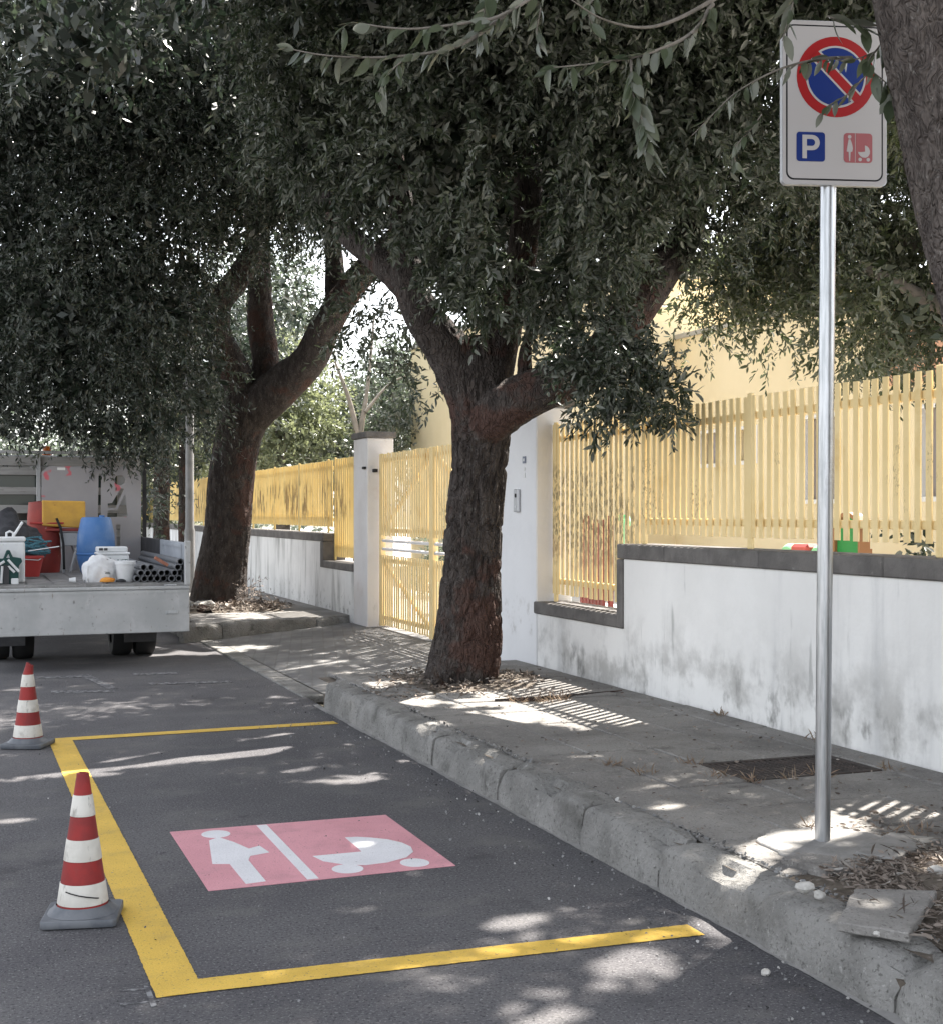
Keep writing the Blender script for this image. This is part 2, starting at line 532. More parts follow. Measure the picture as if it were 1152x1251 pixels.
M['iron'] = mat('rusty_iron', (0.045, 0.038, 0.035), (0.075, 0.06, 0.053), scale=12, rough=0.8, bump=0.4, bscale=80)
M['bark'] = mat('ilex_bark', (0.042, 0.034, 0.031), (0.080, 0.067, 0.061), scale=14, stretch=(1, 1, 0.4), rough=0.95, vor=dict(s=36, st=(1, 1, 0.2), d=0.012, w=0.25), bump=0.9, bscale=60, bstretch=(1, 1, 0.5), bdist=0.012,
                layers=[dict(c=(0.15, 0.142, 0.132), s=42, st=(1, 1, 0.4), lo=0.57, hi=0.68, a=0.6),
                        dict(c=(0.088, 0.046, 0.036), s=2.0, lo=0.53, hi=0.61, a=0.75)])
M['bark_near'] = mat('grey_ilex_bark', (0.075, 0.062, 0.057), (0.14, 0.12, 0.11), scale=16, stretch=(1, 1, 0.35), rough=0.95, vor=dict(s=48, st=(1, 1, 0.22), d=0.012, w=0.3), bump=0.9, bscale=80, bstretch=(1, 1, 0.5), bdist=0.01,
                     layers=[dict(c=(0.24, 0.225, 0.21), s=60, st=(1, 1, 0.5), lo=0.58, hi=0.70, a=0.7)])
M['bark_pale'] = mat('pale_bark', (0.22, 0.2, 0.17), (0.3, 0.27, 0.24), scale=5, rough=0.95)
M['bark_back'] = mat('dull_bark', (0.10, 0.09, 0.08), (0.16, 0.14, 0.125), scale=6, rough=0.95, bump=0.5, bscale=30)
M['leaf'] = leaf_mat('ilex_leaf', [(0.012, 0.019, 0.013), (0.028, 0.039, 0.024), (0.056, 0.072, 0.042), (0.115, 0.13, 0.085)], (0.17, 0.18, 0.15))
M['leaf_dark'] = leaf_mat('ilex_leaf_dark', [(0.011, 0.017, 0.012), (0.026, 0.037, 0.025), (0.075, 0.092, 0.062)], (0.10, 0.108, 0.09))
M['leaf_yard'] = leaf_mat('yard_leaf', [(0.022, 0.031, 0.018), (0.05, 0.064, 0.032), (0.10, 0.115, 0.058)], (0.16, 0.17, 0.13), trans=0.3)  # olive leaf colours of the yard tree
M['leaf_back'] = leaf_mat('far_leaf', [(0.085, 0.098, 0.06), (0.14, 0.155, 0.09), (0.20, 0.21, 0.12)], (0.2, 0.22, 0.15), trans=0.45)
M['leaf_grey'] = leaf_mat('grey_green_leaf', [(0.05, 0.065, 0.048), (0.08, 0.10, 0.07), (0.12, 0.14, 0.10)], (0.18, 0.19, 0.16), trans=0.3)
M['twig'] = mat('twig', (0.15, 0.135, 0.115), (0.2, 0.18, 0.16), scale=20, rough=0.9)
M['litter'] = leaf_mat('dry_litter', [(0.045, 0.036, 0.03), (0.095, 0.074, 0.06), (0.15, 0.12, 0.098), (0.21, 0.175, 0.15), (0.42, 0.40, 0.37)], (0.24, 0.2, 0.17), trans=0.05, rough=0.9)
M['dry_grass'] = leaf_mat('dry_grass', [(0.24, 0.17, 0.12), (0.34, 0.27, 0.2), (0.28, 0.19, 0.14)], (0.3, 0.25, 0.2), trans=0.2, rough=0.9)
M['grit'] = leaf_mat('grit', [(0.05, 0.05, 0.05), (0.1, 0.098, 0.095), (0.3, 0.29, 0.28), (0.55, 0.54, 0.52)], (0.2, 0.2, 0.2), trans=0.0, rough=0.95)
M['stone'] = mat('white_limestone', (0.52, 0.5, 0.47), (0.38, 0.365, 0.34), scale=30, rough=0.9, bump=0.6, bscale=60)
M['truck_grey'] = mat('worn_grey_metal', (0.50, 0.50, 0.50), (0.40, 0.405, 0.405), scale=2.5, rough=0.6, metal=0.2,
                      layers=[dict(c=(0.56, 0.56, 0.56), s=11, st=(1, 1, 0.4), lo=0.57, hi=0.7, a=0.5),
                              dict(c=(0.14, 0.13, 0.12), s=13, lo=0.60, hi=0.72, a=0.7, d=8.0), dict(c=(0.28, 0.27, 0.26), s=2.2, st=(1, 1, 0.5), lo=0.5, hi=0.7, a=0.5, d=8.0), dict(c=(0.2, 0.14, 0.1), s=30, st=(1, 1, 0.3), lo=0.66, hi=0.72, a=0.6),
                              dict(c=(0.15, 0.2, 0.27), s=5, st=(1, 1, 0.5), lo=0.68, hi=0.75, a=0.6)])
M['truck_side'] = mat('silver_side_board', (0.42, 0.44, 0.47), (0.34, 0.36, 0.39), scale=3, rough=0.5, metal=0.3)
M['truck_dark'] = mat('truck_dark', (0.045, 0.045, 0.05), (0.07, 0.07, 0.072), scale=6, rough=0.7)
M['deck'] = mat('deck_metal', (0.26, 0.255, 0.25), (0.17, 0.165, 0.16), scale=7, rough=0.75, layers=[dict(c=(0.42, 0.41, 0.4), s=20, lo=0.6, hi=0.7, a=0.6)])
M['cab_white'] = mat('cab_paint', (0.55, 0.56, 0.57), rough=0.35)
M['plank_grey'] = mat('grey_plank', (0.36, 0.35, 0.335), (0.28, 0.27, 0.26), scale=5, stretch=(0.5, 1, 4), rough=0.85, layers=[dict(c=(0.14, 0.13, 0.12), s=14, st=(0.4, 1, 2), lo=0.62, hi=0.7, a=0.7)])
M['stencil'] = mat('grey_stencil_sheet', (0.37, 0.355, 0.365), (0.33, 0.32, 0.33), scale=2, rough=0.75,
                   layers=[dict(c=(0.62, 0.12, 0.15), s=5.5, lo=0.645, hi=0.70, a=0.85, d=2.0)])
M['drum_blue'] = mat('blue_plastic', (0.07, 0.18, 0.42), (0.11, 0.22, 0.44), scale=5, rough=0.45, layers=[dict(c=(0.25, 0.34, 0.5), s=9, st=(1, 1, 0.4), lo=0.6, hi=0.72, a=0.5)])
M['mach_red'] = mat('chipped_red_paint', (0.30, 0.045, 0.035), (0.22, 0.04, 0.035), scale=5, rough=0.5, layers=[dict(c=(0.36, 0.28, 0.24), s=9, lo=0.64, hi=0.7, a=0.7)])
M['mach_yellow'] = mat('faded_yellow_paint', (0.62, 0.35, 0.06), (0.52, 0.29, 0.06), scale=6, rough=0.55, layers=[dict(c=(0.28, 0.06, 0.04), s=11, lo=0.64, hi=0.7, a=0.8)])
M['red_plastic'] = mat('red_plastic', (0.42, 0.05, 0.045), rough=0.45)
M['white_plastic'] = mat('white_plastic', (0.74, 0.75, 0.76), (0.66, 0.67, 0.68), scale=8, rough=0.45, layers=[dict(c=(0.4, 0.4, 0.38), s=14, lo=0.66, hi=0.73, a=0.5)])
M['white_sack'] = mat('white_sack', (0.72, 0.73, 0.74), (0.6, 0.6, 0.61), scale=9, rough=0.7, layers=[dict(c=(0.12, 0.14, 0.13), s=9, st=(0.6, 1, 2.2), lo=0.65, hi=0.68, a=0.8, d=2.0)])
M['print'] = mat('dark_green_print', (0.06, 0.12, 0.10), rough=0.6)
M['pipe_grey'] = mat('grey_pvc', (0.17, 0.175, 0.185), rough=0.5)
M['orange'] = mat('orange_cloth', (0.62, 0.22, 0.03), (0.68, 0.3, 0.06), scale=14, rough=0.9)
M['beacon'] = mat('orange_lens', (0.6, 0.15, 0.02), rough=0.25, spec=0.5)
M['tarp'] = mat('black_tarp', (0.03, 0.03, 0.034), (0.055, 0.055, 0.06), scale=12, rough=0.75)
M['rope'] = mat('teal_rope', (0.04, 0.12, 0.16), (0.08, 0.2, 0.24), scale=60, rough=0.8)
M['brick_red'] = mat('brick_red', (0.34, 0.14, 0.09), (0.42, 0.2, 0.14), scale=20, rough=0.9)
M['green_dark'] = mat('dark_green_plastic', (0.01, 0.055, 0.05), rough=0.5)
M['toy_green'] = mat('toy_green', (0.015, 0.20, 0.05), rough=0.5)
M['toy_mint'] = mat('toy_mint', (0.22, 0.55, 0.30), rough=0.5)
M['toy_red'] = mat('toy_red', (0.40, 0.07, 0.06), rough=0.5)
M['toy_brown'] = mat('toy_brown', (0.26, 0.13, 0.06), rough=0.6)
M['panel_red'] = mat('red_panel', (0.20, 0.045, 0.04), (0.16, 0.04, 0.035), scale=5, rough=0.6)
M['tile_print'] = mat('tile_print', (0.2, 0.22, 0.28), rough=0.4)

# ================================================================== SETTING: ground, road, pavement
rng = random.Random(7)
Z_ = Matrix.Identity(4)


def sheet(name, x0, x1, y0, y1, z, m, nx=1, ny=1, parent=None, zf=None):
    vs_, fs = [], []
    for j in range(ny + 1):
        for i in range(nx + 1):
            x, y = x0 + (x1 - x0) * i / nx, y0 + (y1 - y0) * j / ny
            vs_.append((x, y, zf(x, y) if zf else z))
    for j in range(ny):
        for i in range(nx):
            a = j * (nx + 1) + i
            fs.append((a, a + 1, a + nx + 2, a + nx + 1))
    return MB().add(vs_, fs).build(name, m, parent)


terrain = tag(sheet('terrain', -500, 500, -400, 600, -0.06, M['earth']), 'bare earth reaching to the horizon', kind='structure')
road = tag(sheet('road', -14, 2.63, -30, 220, 0.0, M['asphalt']), 'dark new asphalt of the street', kind='structure')
yard = tag(sheet('yard_ground', 4.86, 60, -20, 120, 0.10, M['yard']), 'pale sunlit concrete yard behind the yellow fences', kind='structure')


def apron_z(x, y):
    return 0.012 + 0.10 * max(0.0, min(1.0, (x - 2.75) / 1.8))


apron = tag(sheet('driveway', 2.79, 4.95, 10.7, 16.45, 0, M['apron'], 10, 2, None, apron_z), 'grey paved driveway sloping up to the yellow gate', kind='structure')
# flush edging stones between asphalt and driveway
edg = MB()
pave = tag(sheet('pavement', 2.70, 4.66, -3, 10.68, 0.165, M['soil']), 'near pavement between the kerb and the white wall', kind='structure')


# painted bay: rough-edged sheets lying on the road
def paint_strip(name, a, b, w, z, m, label=None):
    a, b = Vector(a), Vector(b)
    d = (b - a)
    n = max(4, int(d.length / 0.012))
    t = d.normalized()
    s_ = Vector((-t.y, t.x))
    vs_, fs = [], []
    for i in range(n + 1):
        p = a + d * (i / n)
        j1, j2 = rng.uniform(-.002, .0012), rng.uniform(-.002, .0012)
        q = p + s_ * (w / 2 + j1)
        r_ = p - s_ * (w / 2 + j2)
        vs_ += [(q.x, q.y, z), (r_.x, r_.y, z)]
    for i in range(n):
        fs.append((2 * i, 2 * i + 1, 2 * i + 3, 2 * i + 2))
    o = MB().add(vs_, fs).build(name, m, road)
    if label: o['label'] = label
    return o


paint_strip('bay_line', (0.645, 4.262), (0.625, 9.388), 0.15, 0.0025, M['yellow_line'], 'yellow line along the street side of the bay')
paint_strip('bay_line', (0.60, 4.326), (2.47, 4.275), 0.127, 0.0035, M['yellow_line'], 'yellow line across the near end of the bay')
paint_strip('bay_line', (0.66, 9.325), (2.51, 9.385), 0.125, 0.0035, M['yellow_line'], 'yellow line across the far end of the bay')


def flat(name, pts, z, m, parent, label=None, th=0.001):
    o = MB().prism([pts], Matrix.Translation((0, 0, z - th)), th).build(name, m, parent)
    if label: o['label'] = label
    return o


def circ(cx, cy, rx, ry, n=28, a0=0.0):
    return [(cx + rx * math.cos(a0 + 2 * math.pi * k / n), cy + ry * math.sin(a0 + 2 * math.pi * k / n)) for k in range(n)]


sym = flat('parking_symbol', [(0.924, 5.393), (1.968, 5.411), (1.975, 6.437), (0.925, 6.449)], 0.003, M['pink'], road, 'pink painted square with white woman and pram in the bay', 0.0025)
flat('head', circ(1.118, 6.325, 0.066, 0.075), 0.0045, M['white_line'], sym)
flat('woman_body', [(1.067, 6.212), (1.119, 6.258), (1.166, 6.147), (1.207, 6.00), (1.262, 6.035), (1.278, 5.902), (1.187, 5.871), (1.165, 5.801), (1.165, 5.446), (1.081, 5.435), (1.078, 5.767), (1.009, 5.793)], 0.0045, M['white_line'], sym)
flat('divider', [(1.328, 5.412), (1.376, 5.412), (1.378, 6.430), (1.330, 6.430)], 0.0045, M['white_line'], sym)
flat('pram', [(1.662, 5.772), (1.662, 6.050), (1.715, 6.042), (1.771, 6.005), (1.835, 5.945), (1.876, 5.865), (1.891, 5.78), (1.872, 5.688), (1.815, 5.609), (1.713, 5.556), (1.615, 5.546), (1.531, 5.587), (1.461, 5.67), (1.44, 5.772)], 0.0045, M['white_line'], sym)
flat('pram_wheel', circ(1.526, 5.514, 0.066, 0.072), 0.0045, M['white_line'], sym)
flat('pram_wheel', circ(1.820, 5.510, 0.062, 0.07), 0.0045, M['white_line'], sym)
# chalk setting-out marks by the near corner and old worn lettering further up
for q in ([(0.47, 4.36), (0.57, 4.345), (0.572, 4.36), (0.47, 4.375)], [(0.46, 4.24), (0.575, 4.23), (0.575, 4.242), (0.46, 4.252)], [(0.545, 4.19), (0.563, 4.19), (0.563, 4.40), (0.548, 4.40)]):
    chz = (chz + 0.0004) if 'chz' in globals() else 0.0022
    flat('chalk_mark', q, chz, M['ghost'], road, None, 0.002)
for q in ([(0.72, 11.75), (1.22, 11.62), (1.22, 11.76), (0.72, 11.9)], [(1.18, 11.85), (1.27, 11.85), (1.12, 12.95), (1.03, 12.95)], [(0.6, 12.8), (1.1, 12.75), (1.1, 12.9), (0.6, 12.95)],
          [(1.55, 12.0), (2.25, 11.9), (2.25, 12.03), (1.55, 12.13)], [(1.5, 12.75), (1.9, 12.7), (1.9, 12.85), (1.5, 12.9)]):
    chz += 0.0004
    flat('worn_marking', q, chz, M['ghost'], road, None, 0.002)
# mortar smear along the kerb foot
vs_, fs = [], []
n = 260
for i in range(n + 1):
    y = 0.4 + (10.3 - 0.4) * i / n
    w = 0.018 + 0.022 * float(vnoise([[y * 3.1, 0, 0]], 5)[0]) + rng.uniform(-.003, .003)
    vs_ += [(2.60 - w, y, 0.003), (2.61, y, 0.006)]
for i in range(n):
    fs.append((2 * i, 2 * i + 1, 2 * i + 3, 2 * i + 2))
MB().add(vs_, fs).build('gutter_mortar', M['mortar'], road)

# kerb: one object per stone, chipped edges
kerb = tag(MB().box(2.63, 2.77, -3, 10.2, -0.05, 0.10).build('kerb', M['soil']), 'worn grey concrete kerb along the near pavement', kind='structure')


def kerb_path(s):
    """s = y along the straight, then a quarter turn to the right; returns point and outward normal"""
    if s < 9.95:
        return Vector((2.588 + 0.012 * math.sin(s * 0.9), s, 0)), Vector((-1, 0, 0)), 0
    r_ = 0.75
    a = min((s - 9.95) / r_, math.pi / 2)
    c = Vector((2.588 + r_, 9.95, 0))
    nrm = Vector((-math.cos(a), math.sin(a), 0))
    p = c + nrm * r_
    if s > 9.95 + r_ * math.pi / 2:
        p = p + Vector((s - 9.95 - r_ * math.pi / 2, 0, 0))
    return p, nrm, a


def kerb_stone(s0, s1, parent, drop=0.0, rough=0.006, h=0.195, wd=0.20, path=kerb_path, seed=0):
    prof = [(0.0, -0.06), (0.004, 0.06), (0.012, h - 0.045), (0.018, h - 0.018), (0.034, h - 0.004), (0.07, h + 0.001), (wd * 0.7, h + 0.004), (wd, h), (wd, -0.04)]
    nseg = max(4, int((s1 - s0) / 0.045))
    vs_, fs = [], []
    dz, dx = rng.uniform(-.011, .006), rng.uniform(-.008, .010)
    for i in range(nseg + 1):
        s = s0 + (s1 - s0) * i / nseg
        p, nr, a = path(s)
        e = min(i, nseg - i)
        for k, (d, z) in enumerate(prof):
            nz = vnoise([[s * 7 + seed, k * 1.9, 3.3], [s * 22, k * 1.7, 8.1 + seed]], 11)
            o = (nz[0] - 0.5) * rough * 1.2 + (nz[1] - 0.5) * rough
            chip = 0
            if 2 <= k <= 5:
                cn = float(vnoise([[s * 4.5, seed, 1.0]], 21)[0])
                chip = max(0, cn - 0.58) * 0.17 + max(0, float(vnoise([[s * 15, seed, 4.0]], 23)[0]) - 0.7) * 0.05
            ee = 0.02 if e == 0 else (0.006 if e == 1 else 0)
            q = p - nr * (d + dx + abs(o) + chip * 0.6 + (ee if k < 7 else 0))
            vs_.append((q.x, q.y, z + dz + o * 0.5 - chip * (0.8 if k > 2 else 0.2) - (ee if k > 1 and k < 8 else 0) - (drop * (i / nseg) if z > 0 else 0)))
    m = len(prof)
    for i in range(nseg):
        for k in range(m - 1):
            a = i * m + k
            fs.append((a, a + m, a + m + 1, a + 1))
    fs.append(tuple(range(m)))
    fs.append(tuple(range(nseg * m, nseg * m + m))[::-1])
    return MB().add(vs_, fs).build('kerb_stone', M['kerb'], parent, smooth=40)


js = [-1.6, -0.6, 0.4, 1.4, 2.35, 3.345, 4.07, 4.80, 5.53, 6.55, 7.6, 8.55, 9.42, 9.93, 10.42]
for i in range(len(js) - 1):
    kerb_stone(js[i] + 0.004, js[i + 1] - 0.004, kerb, seed=i)
kerb_stone(10.43, 11.05, kerb, drop=0.02, seed=40)
kerb_stone(11.06, 11.9, kerb, drop=0.0, h=0.18, seed=41)
kerb_stone(11.91, 12.45, kerb, drop=0.0, h=0.18, seed=42)
# flush edging stones of the driveway crossing
for k in range(5):
    y0 = 10.75 + k * 1.0
    MB().box(2.60, 2.785, y0 + 0.006, y0 + 0.994, -0.05, 0.016 + rng.uniform(-.003, .003)).build('edging_stone', M['kerb'], apron, bevel=0.008)

# paving slabs, one object each
slab_me = [MB().box(-0.195, 0.195, -0.245, 0.245, -0.03, 0.0).mesh('slab', M['slab'], bevel=0.006) for _ in range(1)]
strip_me = MB().box(-0.105, 0.105, -0.495, 0.495, -0.03, 0.0).mesh('border_slab', M['slab'], bevel=0.006)


def in_bed(x, y):
    if (x - 3.62) ** 2 / 0.62 ** 2 + (y - 9.88) ** 2 / 0.72 ** 2 < 1: return True
    if x > 2.72 and y < 4.05 and y > 2.2: return True
    return False


for j in range(-9, 16):
    y = 2.95 + 0.5 * j
    for i in range(4):
        x = 2.99 + 0.4 * i
        if in_bed(x, y) or (i >= 2 and j == 6): continue
        dz = rng.uniform(-.0035, .0035)
        if math.hypot(x - 3.62, (y - 9.88) * 0.8) < 0.95: dz += 0.012
        Mx = Matrix.Translation((x + rng.uniform(-.002, .002), y + rng.uniform(-.002, .002), 0.192 + dz)) @ Euler((rng.uniform(-.006, .006), rng.uniform(-.008, .008), rng.uniform(-.004, .004))).to_matrix().to_4x4()
        link('paving_slab', slab_me[0], pave, Mx)
for j in range(13):
    y = -1.4 + j
    link('paving_slab', strip_me, pave, Matrix.Translation((4.50, y, 0.193 + rng.uniform(-.003, .003))))

# iron grate set in the pavement
gr = thing('drain_grate', 'dark ribbed iron grate set in the pavement behind the sign pole', 'grate', (3.98, 5.95, 0.19))
MB().box(3.585, 3.625, 5.71, 6.19, 0.15, 0.194).box(4.335, 4.375, 5.71, 6.19, 0.15, 0.194).box(3.625, 4.335, 5.71, 5.745, 0.15, 0.194).box(3.625, 4.335, 6.155, 6.19, 0.15, 0.194).build('grate_frame', M['iron'], gr)
rib = MB().box(-0.0085, 0.0085, -0.205, 0.205, -0.03, 0.0).mesh('rib', M['iron'], bevel=0.003)
for k in range(19):
    link('rib', rib, gr, Matrix.Translation((3.65 + k * 0.0367, 5.95, 0.192)))
MB().box(3.625, 4.335, 5.745, 6.155, 0.12, 0.145).build('grate_pan', M['black'], gr)

# far pavement with its slanting end kerb
fpz = 0.2
fp = tag(MB().prism([[(2.62, 15.90), (4.13, 16.40), (4.66, 16.62), (4.66, 90), (2.62, 90)]], Matrix.Translation((0, 0, 0.0)), fpz).build('far_pavement', M['farpave']), 'far pavement with its kerb beyond the driveway', kind='structure')


def line_path(a, b):
    a, b = Vector((*a, 0)), Vector((*b, 0))
    t = (b - a).normalized()
    nr = Vector((t.y, -t.x, 0))
    return lambda s: (a + t * s, nr, 0), (b - a).length


pth, ln = line_path((2.42, 15.70), (4.13, 16.28))
for a, b in ((0, 0.5), (0.51, ln)):
    kerb_stone(a, b - 0.003, fp, path=pth, h=0.205, wd=0.14, seed=60 + a)
pth2, ln2 = line_path((4.14, 16.285), (4.60, 16.48))
kerb_stone(0.003, 0.34, fp, path=pth2, h=0.195, wd=0.14, seed=63)
kerb_stone(0.35, ln2, fp, path=pth2, h=0.185, wd=0.14, seed=64)
pth3, ln3 = line_path((2.46, 75), (2.46, 15.76))
for k in range(12):
    kerb_stone(ln3 - 1.0 - k + 0.004, ln3 - k - 0.004, fp, path=pth3, h=0.205, wd=0.17, seed=70 + k)

# ================================================================== WALLS, PILLARS
XF = 4.62      # street face of the wall
XB = 4.90


def wall_thing(label, group=None):
    return thing('boundary_wall', label, 'wall', (XF, 0, 0), 0, group)


def grid_wall(mb, y0, y1, z0, z1, step=0.12):
    mb.box(XF, XB, y0, y1, z0, z1)


w = wall_thing('white wall with stained foot and dark coping beside the near pavement')
mb = MB()
grid_wall(mb, -6, 9.05, 0.0, 1.15)
grid_wall(mb, 9.05, 10.66, 0.0, 0.63)
mb.build('wall_body', M['white_wall'], w)
yy = -6.0
while yy < 9.1:
    y1 = min(yy + 1.2, 9.13)
    if y1 > 8.9: y1 = 9.13
    MB().box(XF - 0.022, XB + 0.02, yy + 0.002, y1 - 0.002, 1.152, 1.262).build('coping', M['coping'], w, bevel=0.008)
    yy = y1
    if y1 == 9.13: break
MB().box(XF - 0.022, XB + 0.02, 9.052, 9.135, 0.634, 1.148).build('coping', M['coping'], w, bevel=0.008)
for a, b in ((9.138, 9.9), (9.903, 10.70)):
    MB().box(XF - 0.022, XB + 0.02, a, b, 0.634, 0.735).build('coping', M['coping'], w, bevel=0.008)

w2 = wall_thing('streaked white wall with dark coping beyond the gate, behind the big trunk')
mb = MB()
grid_wall(mb, 16.42, 17.95, 0.0, 0.75)
grid_wall(mb, 17.95, 75, 0.0, 1.10)
mb.build('wall_body', M['far_wall'], w2)
MB().box(XF - 0.022, XB + 0.02, 16.42, 17.87, 0.752, 0.85).build('coping', M['coping'], w2, bevel=0.008)
MB().box(XF - 0.022, XB + 0.02, 17.87, 18.02, 0.752, 1.10).build('coping', M['coping'], w2, bevel=0.008)
for k in range(20):
    MB().box(XF - 0.022, XB + 0.02, 17.87 + 2 * k + .002, 19.868 + 2 * k, 1.103, 1.215).build('coping', M['coping'], w2, bevel=0.008)


def pillar(y0, y1, label):
    p = thing('gate_pillar', label, 'pillar', (XF, (y0 + y1) / 2, 0))
    MB().box(XF - 0.004, XB + 0.05, y0, y1, 0.0, 2.40).build('shaft', M['pillar'] if y0 > 14 else M['pillar_r'], p, bevel=0.01)
    MB().box(XF - 0.03, XB + 0.075, y0 - 0.03, y1 + 0.03, 2.402, 2.475).build('cap', M['coping'], p, bevel=0.008)
    return p


M['pillar_r'] = mat('white_pillar_render', (0.79, 0.79, 0.80), (0.74, 0.74, 0.75), scale=1.6, rough=0.88, bump=0.25, bscale=30,
                    layers=[dict(c=(0.40, 0.38, 0.35), s=6, lo=0.55, hi=0.72, a=0.6, z=(0.9, 0.6), z2=(0.3, 0.5))])
pl = pillar(15.80, 16.40, 'grey-white gate pillar with dark cap left of the yellow gate')
MB().box(XF - 0.034, XF - 0.008, 15.83, 15.93, 2.02, 2.05).box(XF + 0.06, XF + 0.1, 15.70, 15.798, 1.98, 2.02).build('hinge', M['black'], pl, bevel=0.004)
pr = pillar(10.68, 11.78, 'white gate pillar with intercom behind the centre tree')
ic = MB().box(XF - 0.034, XF - 0.005, 11.02, 11.12, 1.50, 1.70).build('intercom', M['sign_alu'], pr, bevel=0.006)
MB().lathe([(0.018, 0), (0.018, 0.003)], (0, 0, 0), 14).build('speaker_hole', M['black'], ic, M=Matrix.Translation((XF - 0.0345, 11.07, 1.645)) @ Matrix.Rotation(R(-90), 4, 'Y'))
MB().lathe([(0.012, 0), (0.012, 0.004)], (0, 0, 0), 14).build('call_button', M['white_plastic'], ic, M=Matrix.Translation((XF - 0.0345, 11.07, 1.545)) @ Matrix.Rotation(R(-90), 4, 'Y'))
MB().box(XF - 0.012, XF - 0.005, 10.90, 10.965, 1.925, 1.985).build('number_plate', M['tile_print'], pr)
MB().box(XF - 0.015, XF - 0.0125, 10.918, 10.947, 1.943, 1.967).build('number_mark', M['white_plastic'], pr)
MB().box(XF - 0.009, XF - 0.005, 10.915, 10.95, 1.80, 1.84).box(XF - 0.009, XF - 0.005, 10.92, 10.945, 1.86, 1.89).build('paper_scrap', M['white_frame'], pr)

# ================================================================== YELLOW FENCES
XS = 4.765     # slat plane
fence_mesh = {}


def slat_mesh(h, m, tw=0.047, th=0.012):
    if m.name.startswith('golden'): th = 0.017
    if tw > 0.049: th = 0.0095
    key = (round(h, 3), m.name, tw)
    if key not in fence_mesh:
        fence_mesh[key] = MB().box(-th / 2, th / 2, -tw / 2, tw / 2, 0, h).mesh('slat', m, bevel=0.0015)
    return fence_mesh[key]


def fence(label, y0, y1, z0, z1, rails, posts, m, sp=0.088, post_z=None, jitter=0.004):
    f = thing('yellow_fence', label, 'fence', (XS, y0, z0))
    n = int((y1 - y0) / sp)
    for k in range(n + 1):
        y = y0 + (y1 - y0) * k / n
        if any(abs(y - p) < 0.03 for p in posts): continue
        Mx = Matrix.Translation((XS + rng.uniform(-.002, .002), y, z0 + rng.uniform(-jitter, jitter))) @ Matrix.Rotation(rng.uniform(-.006, .006), 4, 'X') @ Matrix.Rotation(rng.uniform(-.03, .03), 4, 'Z')
        link('slat', slat_mesh(z1 - z0, m), f, Mx)
    for z in rails:
        MB().box(XS + 0.007, XS + 0.040, y0 - 0.03, y1 + 0.03, z - 0.024, z + 0.024).build('rail', m, f, bevel=0.004)
    for p in posts:
        MB().box(XS - 0.012, XS + 0.012, p - 0.026, p + 0.026, (post_z or z0), z1 + 0.02).build('post', m, f, bevel=0.004)
    return f


fence('pale yellow slatted fence on the high white wall behind the sign pole', 2.2, 9.02, 1.335, 2.245, (1.43, 2.12), (2.3, 5.74, 7.55, 9.0), M['fence'], post_z=1.262)
fence('tall weathered yellow slatted fence on the low wall beside the white pillar', 9.1, 10.64, 0.80, 2.245, (0.91, 2.12), (10.6,), M['fence_old'], post_z=0.735)
fence('yellow slatted fence with brown blotches on the low wall beyond the gate', 16.46, 17.86, 0.90, 2.215, (1.02, 2.1), (17.84,), M['fence_far'], post_z=0.85)
fence('long golden yellow fence on the far wall behind the big trunk', 18.0, 43.5, 1.30, 2.205, (1.4, 2.1), tuple(18.2 + 1.7 * k for k in range(15)), M['fence_far'], post_z=1.215, sp=0.098)


def gate_leaf(label, y0, y1, flip):
    g_ = thing('gate_leaf', label, 'gate', (XS, y0 if not flip else y1, 0.14))
    n = int((y1 - y0) / 0.088)
    m = M['fence']
    for k in range(n + 1):
        y = y0 + 0.04 + (y1 - y0 - 0.08) * k / n
        for (za, zb) in ((0.15, 0.985), (1.215, 2.20)):
            link('slat', slat_mesh(zb - za, m, 0.05), g_, Matrix.Translation((XS + rng.uniform(-.002, .002), y, za + rng.uniform(-.006, .006))))
    for z in (0.24, 0.92, 1.28, 2.12):
        MB().box(XS + 0.007, XS + 0.040, y0, y1, z - 0.025, z + 0.025).build('rail', m, g_, bevel=0.004)
    for z in (1.055, 1.155):
        MB().tube([(XS + 0.02, y0 + 0.02, z), (XS + 0.02, y1 - 0.02, z)], 0.019, 8).build('bar', M['pillar'], g_, smooth=50)
    for y in (y0 + 0.005, y1 - 0.005):
        MB().box(XS - 0.015, XS + 0.05, y - 0.03, y + 0.03, 0.13, 2.20).build('stile', m, g_, bevel=0.004)
    # diagonal braces on the back
    for (za, zb) in ((0.90, 0.22), (1.30, 2.10)):
        ya, yb = (y1 - 0.06, y0 + 0.06) if not flip else (y0 + 0.06, y1 - 0.06)
        a, b = Vector((XS + 0.03, ya, za)), Vector((XS + 0.03, yb, zb))
        d = (b - a)
        ang = math.atan2(d.z, d.y)
        MB().box(-0.012, 0.012, 0, d.length, -0.025, 0.025, M=Matrix.Translation(a) @ Matrix.Rotation(ang, 4, 'X')).build('brace', m, g_)
    return g_


gate_leaf('yellow slatted gate leaf hung on the left pillar, two bars at its middle', 13.86, 15.72, False)
gate_leaf('yellow slatted gate leaf half hidden behind the centre trunk', 11.82, 13.80, True)

# ================================================================== BUILDINGS
bd = thing('school_building', 'long cream-yellow low building with narrow windows behind the fence', 'building', (12, 14, 0.1))


